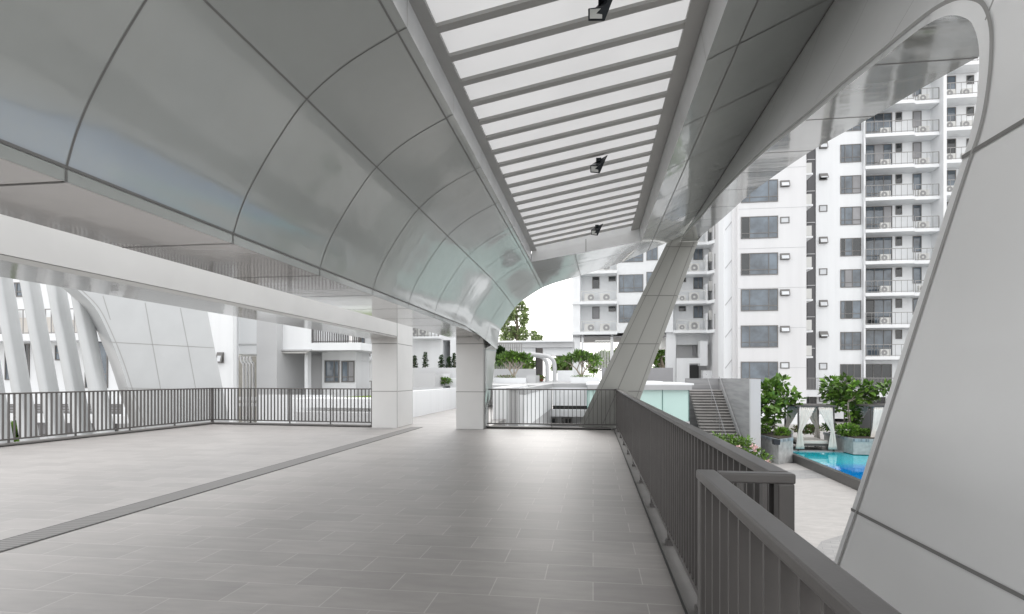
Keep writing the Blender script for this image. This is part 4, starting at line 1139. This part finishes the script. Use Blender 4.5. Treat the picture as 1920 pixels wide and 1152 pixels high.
# background trees
def bgtree(name, label, blobs, Y, n, m, l=.5, wd=.28, group='trees beyond the buildings'):
    s = Y / F; us = sum(b[0] for b in blobs) / len(blobs); root = thing(name, label, 'tree', (WX(us, Y), Y, -2.6), group)
    k = MB(); x = WX(us, Y); zt = max(WZ(b[0], b[1], Y) for b in blobs)
    k.tube([(x, Y, -2.6), (x + .3, Y, zt * .6), (x, Y, zt)], [.4, .28, .08], 'trunk', 7)
    for (u, v, r, rv) in blobs: c = pY(u, v, Y); k.tube([(x, Y, c.z - rv * s * 1.5), c], [.12, .04], 'trunk', 5)
    k.build('trunk', root); k = MB()
    for (u, v, r, rv) in blobs: leafcloud(k, pY(u, v, Y + rnd.uniform(-1, 1)), (r * s, r * s, rv * s), int(n * r * rv / 100), l, wd, m, shell=.15)
    k.build('crown', root)
bgtree('rain_tree', 'tall open crowned tree against the white sky beside the arch rim', [(960, 590, 12, 12), (975, 575, 10, 10), (945, 610, 10, 12), (982, 600, 7, 14), (962, 622, 10, 10), (950, 635, 14, 10), (978, 628, 12, 12), (985, 585, 6, 8)], 75, 300, ['leaf_pale', 'leaf_pale', 'leaf_pale'], .42, .24)
bgtree('rain_tree', 'small sparse treetop just right of the tall tree', [(1005, 634, 10, 5), (1000, 628, 5, 5), (1012, 637, 6, 4)], 75, 200, ['leaf_pale'], .5, .25)
bgtree('rain_tree', 'light green tree behind the white tube frames', [(1055, 680, 14, 14), (1065, 668, 10, 9), (1045, 690, 10, 8), (1075, 680, 9, 12)], 62, 330, ['leaf_bright', 'leaf_pale'], .4, .25)
bgtree('rain_tree', 'light green tree behind the slim dark bar screen', [(990, 682, 14, 10), (970, 690, 12, 8), (955, 678, 12, 12), (940, 690, 12, 14)], 62, 300, ['leaf_bright', 'leaf_pale'], .4, .25)
bgtree('rain_tree', 'green tree seen through the pale bar screen under the wing', [(1130, 675, 14, 14), (1150, 670, 14, 12), (1165, 685, 14, 12), (1112, 690, 10, 9), (1200, 680, 20, 15)], 78, 260, ['leaf_bright', 'leaf_pale'], .5, .3)
bgtree('rain_tree', 'leafy tree glimpsed between the strut and the lower storey', [(1243, 665, 8, 14), (1248, 690, 7, 12), (1236, 690, 8, 10), (1225, 670, 10, 12)], 72, 300, ['leaf_bright', 'leaf'], .45, .25)

# ================================================================== LEFT SIDE
# white leaning fins
def fin(a, b, Y, wd, label):
    k = MB(); p = pY(a[0], a[1], Y); q = pY(b[0], b[1], Y); d_ = (q - p).normalized()
    p = p - d_ * 2.0; q = q + d_ * 4.5
    rows = []
    for c in (p, p.lerp(q, .5), q):
        row = []
        for j in range(17):
            t_ = 2 * math.pi * j / 16; ct, st_ = math.cos(t_), math.sin(t_)
            row.append(c + Vector((wd / 2 * math.copysign(abs(ct) ** .6, ct), .28 * math.copysign(abs(st_) ** .6, st_), 0)))
        rows.append(row)
    k.grid(rows, 'white_frame')
    tag(k.build('leaning_fin'), label, 'column', 'white leaning fins outside the left railing')
YF = 17.5
for (a, b, lab) in (((6, 527), (45, 760), 'leftmost white leaning fin at the photo edge'), ((57, 535), (92, 730), 'second white leaning fin from the left'),
                    ((107, 545), (141, 730), 'third white leaning fin from the left'), ((155, 577), (182, 725), 'slimmest white leaning fin tucked beside the grey arch wall'), ((-45, 520), (-5, 760), 'white leaning fin cut off by the left picture edge')):
    fin(a, b, YF, .38, lab)
# leaning arch wall
aw = thing('arch_wall', 'huge pale leaning panel wall with a curved edge behind the left railing', 'wall', pZ(300, 900, -2.6))
def wpt(u, v, off=0.0):
    # plane through depth 19 at u=175 and 22.6 at u=404
    r = ray(u, v); d0 = 19.0; d1 = 22.6
    A = ray(175, 0) * d0; B = ray(404, 0) * d1; A.z = B.z = 0
    n = Vector((-(B.y - A.y), B.x - A.x, 0)).normalized(); k_ = A.dot(n) / Vector((r.x, r.y, 0)).dot(n)
    return Vector((r.x * k_, r.y * k_, H + r.z * k_)) + n * off, n
left_edge = crom([Vector((128, 530, 0)), Vector((150, 548, 0)), Vector((180, 580, 0)), Vector((205, 630, 0)), Vector((225, 680, 0)), Vector((243, 735, 0)), Vector((275, 830, 0)), Vector((310, 930, 0))], 5)
k = MB(); rows = []; rev = []
for p in left_edge:
    ru = 390 + (p.y - 590) * (27 / 135); row = []
    for j in range(9): row.append(wpt(p.x + (ru - p.x) * j / 8, p.y)[0])
    rows.append(row); a = row[0]; n_ = wpt(175, 600)[1]
    rev.append([a, a + Vector((-0.9, 0.55, 0))])
k.grid(rows, 'white_frame'); k.grid(rev, 'white_frame'); 
k.grid([[r[-1], r[-1] + Vector((-1.0, .9, 0))] for r in rows], 'white_frame'); k.grid([[r[0] + Vector((-.9, .55, 0)), r[8] + Vector((-1.0, .9, 0))] for r in rows], 'white_frame')
sh = k.build('shell', aw)
k = MB(); n_ = -wpt(175, 600)[1] if wpt(175, 600)[1].y > 0 else wpt(175, 600)[1]
k.ribbon([wpt(207, 642)[0], wpt(401, 652.5)[0]], n_, .03, 'joint_soft'); k.ribbon([wpt(235, 728)[0], wpt(418, 732)[0]], n_, .03, 'joint_soft')
for a, b in (((193, 555), (207, 600)), ((272, 568), (302, 735)), ((338, 578), (352, 648)), ((352, 648), (368, 735))):
    k.ribbon([wpt(*a)[0], wpt(*b)[0]], n_, .025, 'joint_soft')
gp = [wpt(p.x + 7, p.y)[0] for p in left_edge]; k.ribbon(gp, n_, .03, 'joint_soft')
k.build('panel_joints', sh)

# building behind the fins
YL = 27.0
tl = thing('apartment_block', 'white low rise block behind the leaning fins at the far left', 'apartment block', (WX(100, YL), YL, -2.6))
def B(k, u0, u1, v0, v1, Y, dep, m): uc = (u0 + u1) / 2; k.box(WX(u0, Y), WX(u1, Y), Y, Y + dep, WZ(uc, v1, Y), WZ(uc, v0, Y), m)
k = MB(); k.box(WX(-260, YL), WX(437, YL), YL, YL + .3, -2.7, 14, 'bwhite'); k.build('wall', tl)
k = MB(); B(k, -200, 158, 627, 640, YL - 1.3, 1.29, 'bwhite'); k.build('balcony_slab', tl); k = MB(); B(k, -200, 235, 778, 792, YL - 1.3, 1.29, 'bwhite'); k.build('balcony_slab', tl)
k = rail_mesh(WX(-200, YL - 1.2), WX(150, YL - 1.2), YL - 1.2, WZ(100, 627, YL - 1.2), 1.3, sp=.33, t=.04); k.build('balcony_railing', tl)
for ua, ub, va in ((10, 22, 580), (33, 55, 596), (84, 98, 595), (128, 140, 600)): k = MB(); B(k, ua, ub, va, 626, YL - .5, .3, 'cushion'); k.build('balcony_cabinet', tl)
win(tl, 17, 530, 47, 557, YL, nv=(.5,), nh=(.35,)); win(tl, 10, 645, 56, 713, YL, nv=(.4, .8)); win(tl, 104, 648, 120, 676, YL, nh=(.5,)); win(tl, 160, 640, 203, 728, YL, nv=(.4,), nh=(.3,))
for u in (8, 65, 115, 165, 200): win(tl, u, 758, u + 28, 778, YL, glass='curtain', nh=(.25, .5, .75), name='louvre_window')
win(tl, 66, 790, 96, 816, YL, glass='curtain'); win(tl, 118, 790, 145, 812, YL, glass='curtain'); win(tl, 163, 788, 222, 810, YL, nv=(.3, .66), glass='glass_dark')
awning(tl, 409, 661, 420, 681, YL, 1)
pshrub('bright green shrub seen low through the left railing', 32, 812, 14, 18, 22, 500, ['leaf_bright'], l=.3, wd=.1)

# mid left block with service opening and balcony
YM = 30.0
tm = thing('apartment_block', 'white block with grey pier and railed balcony beneath the left beam', 'apartment block', (WX(560, YM), YM, -2.6))
k = MB()
B(k, 427, 439, 380, 800, YM - 1, .4, 'bwhite'); B(k, 441, 482, 380, 664, YM - .4, 2.5, 'bwhite'); B(k, 441, 482, 645, 648, YM - .45, .04, 'blight')
B(k, 437, 484, 650, 900, YM + 3, .3, 'beige_shaded'); 
B(k, 520, 682, 380, 612, YM + 2.2, 6, 'bwhite'); k.build('wall', tm)
k = MB(); B(k, 481, 519, 380, 800, YM - 1.2, 3, 'blight'); k.build('pier', tm)
k = MB(); B(k, 443, 480, 745, 751, YM + .5, .4, 'blight'); B(k, 443, 480, 757, 762, YM + .5, .4, 'blight')
for u in (452, 458, 464, 470):
    P = crom([pY(u, 668, YM + 2), pY(u, 676, YM + 2), pY(u + 3, 682, YM + 2), pY(u + 5, 690, YM + 2), pY(u + 5, 800, YM + 2)], 3); k.tube(P, .07, 'blight', 7)
k.tube([pY(440, 667, YM), pY(481, 667, YM)], .05, 'ac_white', 6); k.build('service_pipes', tm)
k = MB(); B(k, 520, 583, 600, 656, YM - .6, 5, 'bwhite'); B(k, 583, 676, 643, 657, YM - .6, 5, 'bwhite'); B(k, 514, 583, 655.5, 658, YM - .75, 5, 'blight'); B(k, 635, 667, 657.5, 676, YM + 1.1, 2, 'bwhite'); k.build('balcony_box', tm)
k = rail_mesh(WX(584, YM - .5), WX(675, YM - .5), YM - .5, WZ(630, 643, YM - .5), .95, 'wood_dark', sp=.1, t=.05); k.build('balcony_railing', tm)
k = MB(); B(k, 516, 523, 658, 800, YM - .5, .4, 'bwhite'); B(k, 571, 577, 658, 800, YM, .4, 'bwhite'); B(k, 521, 605, 658, 800, YM + 3, .3, 'blight'); B(k, 540, 571, 670, 800, YM + 2.4, .4, 'blight'); B(k, 580, 606, 668, 800, YM + 1.6, .4, 'blight'); B(k, 604, 667, 657.6, 800, YM + 1.2, 2, 'bwhite')
P = [pY(521, 672, YM - .6), pY(524, 663, YM - .6), pY(530, 661, YM - .6), pY(574, 661, YM - .6), pY(579, 657, YM - .6)]; k.tube(P, .07, 'ac_white', 7); k.tube([pY(520, 800, YM - .6), pY(520, 672, YM - .6)], .06, 'ac_white', 7)
k.build('lower_walls', tm)
win(tm, 609, 676, 636.5, 717.5, YM + 1.2, nv=(.66,), nh=(.25,)); win(tm, 640.5, 677, 665, 717, YM + 1.2, nv=(.5,), nh=(.25,)); win(tm, 534, 673, 541, 706, YM + 2.39, glass='glass_dark')
k = MB(); B(k, 530, 541, 718, 744, YM + 2.3, .1, 'bdark'); k.build('door', tm)
# block right of it, between the columns
YN = 40.0
tn = thing('apartment_block', 'white block seen in the gap between the two columns', 'apartment block', (WX(760, YN), YN, -2.6))
k = MB(); B(k, 660, 830, 300, 900, YN, 6, 'bwhite'); B(k, 844, 900, 300, 900, YN, 6, 'bwhite'); B(k, 829, 845, 300, 638, YN + .01, 5, 'bwhite'); B(k, 829, 845, 637, 900, YN + 2, .5, 'bgrey'); k.build('wall', tn)
k = MB(); B(k, 668, 693, 669, 676, YN - 1, 1, 'bwhite'); k.build('balcony_slab', tn); k = MB(); B(k, 770, 823, 631, 635, YN - 1, 1, 'bwhite'); k.build('balcony_slab', tn)
k = rail_mesh(WX(678, YN - .9), WX(693, YN - .9), YN - .9, WZ(685, 669, YN - .9), .8, sp=.2, t=.06); k.build('balcony_railing', tn)
k = rail_mesh(WX(770, YN - .9), WX(822, YN - .9), YN - .9, WZ(800, 631, YN - .9), .6, sp=.25, t=.05); k.build('balcony_railing', tn)
k = rail_mesh(WX(667, YN - 2.9), WX(697, YN - 2.9), YN - 2.9, WZ(685, 731, YN - 2.9), .6, sp=.25, t=.05); k.build('terrace_railing', tn)
ac(tn, WX(797, YN), YN - .4, WZ(797, 631, YN), .8, .6, 0); ac(tn, WX(779, YN), YN - .4, WZ(779, 631, YN), .5, .6, 0)
win(tn, 677, 679, 684, 706, YN); win(tn, 677, 632, 684, 645, YN); 
# podium beds and parapets on the left
k = MB(); B(k, 482, 618, 741, 800, 24.0, .3, 'bwhite'); B(k, 618, 700, 749.5, 800, 24.0, .3, 'bwhite'); B(k, 545, 700, 748, 765, 22.2, 1.7, 'bwhite')
B(k, 555, 700, 773, 800, 20.8, .3, 'blight'); tag(k.build('terrace_wall'), 'low stepped white terrace walls behind the far left railing', 'wall')
k = MB(); a, b, c = pZ(622, 748, .35), pZ(697, 749, .35), pZ(697, 739, .45)
zl = WZ(650, 746, 24); g0 = pY(617, 748, 24.35); g1 = pY(702, 748, 24.35); k.prism([g0, g1, g1 + Vector((-.6, 6, .02)), g0 + Vector((1.2, 5.5, .02))], (0, 0, .04), 'grass')
k.build('lawn', kind='structure')
pa = pZ(770, 784, 0); pb = pZ(862, 764, 0); n_ = (pb - pa).normalized()
k = MB(); k.prism([Vector((pa.x, pa.y, -.3)) - n_ * 1.2, Vector((pb.x, pb.y, -.3)) + n_ * 4, Vector((pb.x, pb.y + .35, -.3)) + n_ * 4, Vector((pa.x - .3, pa.y + .3, -.3)) - n_ * 1.2], (0, 0, 1.14), 'bwhite')
tag(k.build('parapet'), 'white parapet lining the walkway seen between the two columns', 'wall')
k = MB(); B(k, 740, 816, 700, 726, 27, 3, 'blight'); B(k, 740, 900, 690, 709, 30.2, 3, 'blight'); B(k, 812, 900, 709, 724, 28.5, 3, 'bwhite'); tag(k.build('planter'), 'stepped pale grey planter walls behind the walkway parapet', 'planter')
pshrub('small spreading green shrub on the walkway planter', 832, 714, 15, 5, 28.2, 420, ['leaf_bright', 'leaf'], l=.12, wd=.05)
for u, vt, lab in ((777, 668, 'columnar shrub half hidden by the thick column'), (797, 662, 'tallest slim columnar shrub between the two columns'), (827.5, 667, 'columnar shrub in front of the dark recess left side'), (842, 670, 'slim columnar shrub against the dark recess'), (852, 664, 'columnar shrub half hidden by the square column')):
    s = 31 / F; h = (691 - vt) * s; b = pY(u, 691, 31)
    rt = thing('columnar_shrub', lab, 'shrub', b, 'columnar shrubs between the columns')
    k = MB(); k.tube([b, b + Vector((0, 0, h * .9))], .025, 'trunk', 5); k.build('stem', rt)
    k = MB()
    for i in range(7): f = i / 6; leafcloud(k, b + Vector((rnd.uniform(-.03, .03), 0, h * (.08 + .85 * f))), (.16 * (1.15 - f * .75), .14, h * .1), 55, .1, .06, 'leaf_dark', .2)
    k.build('foliage', rt)
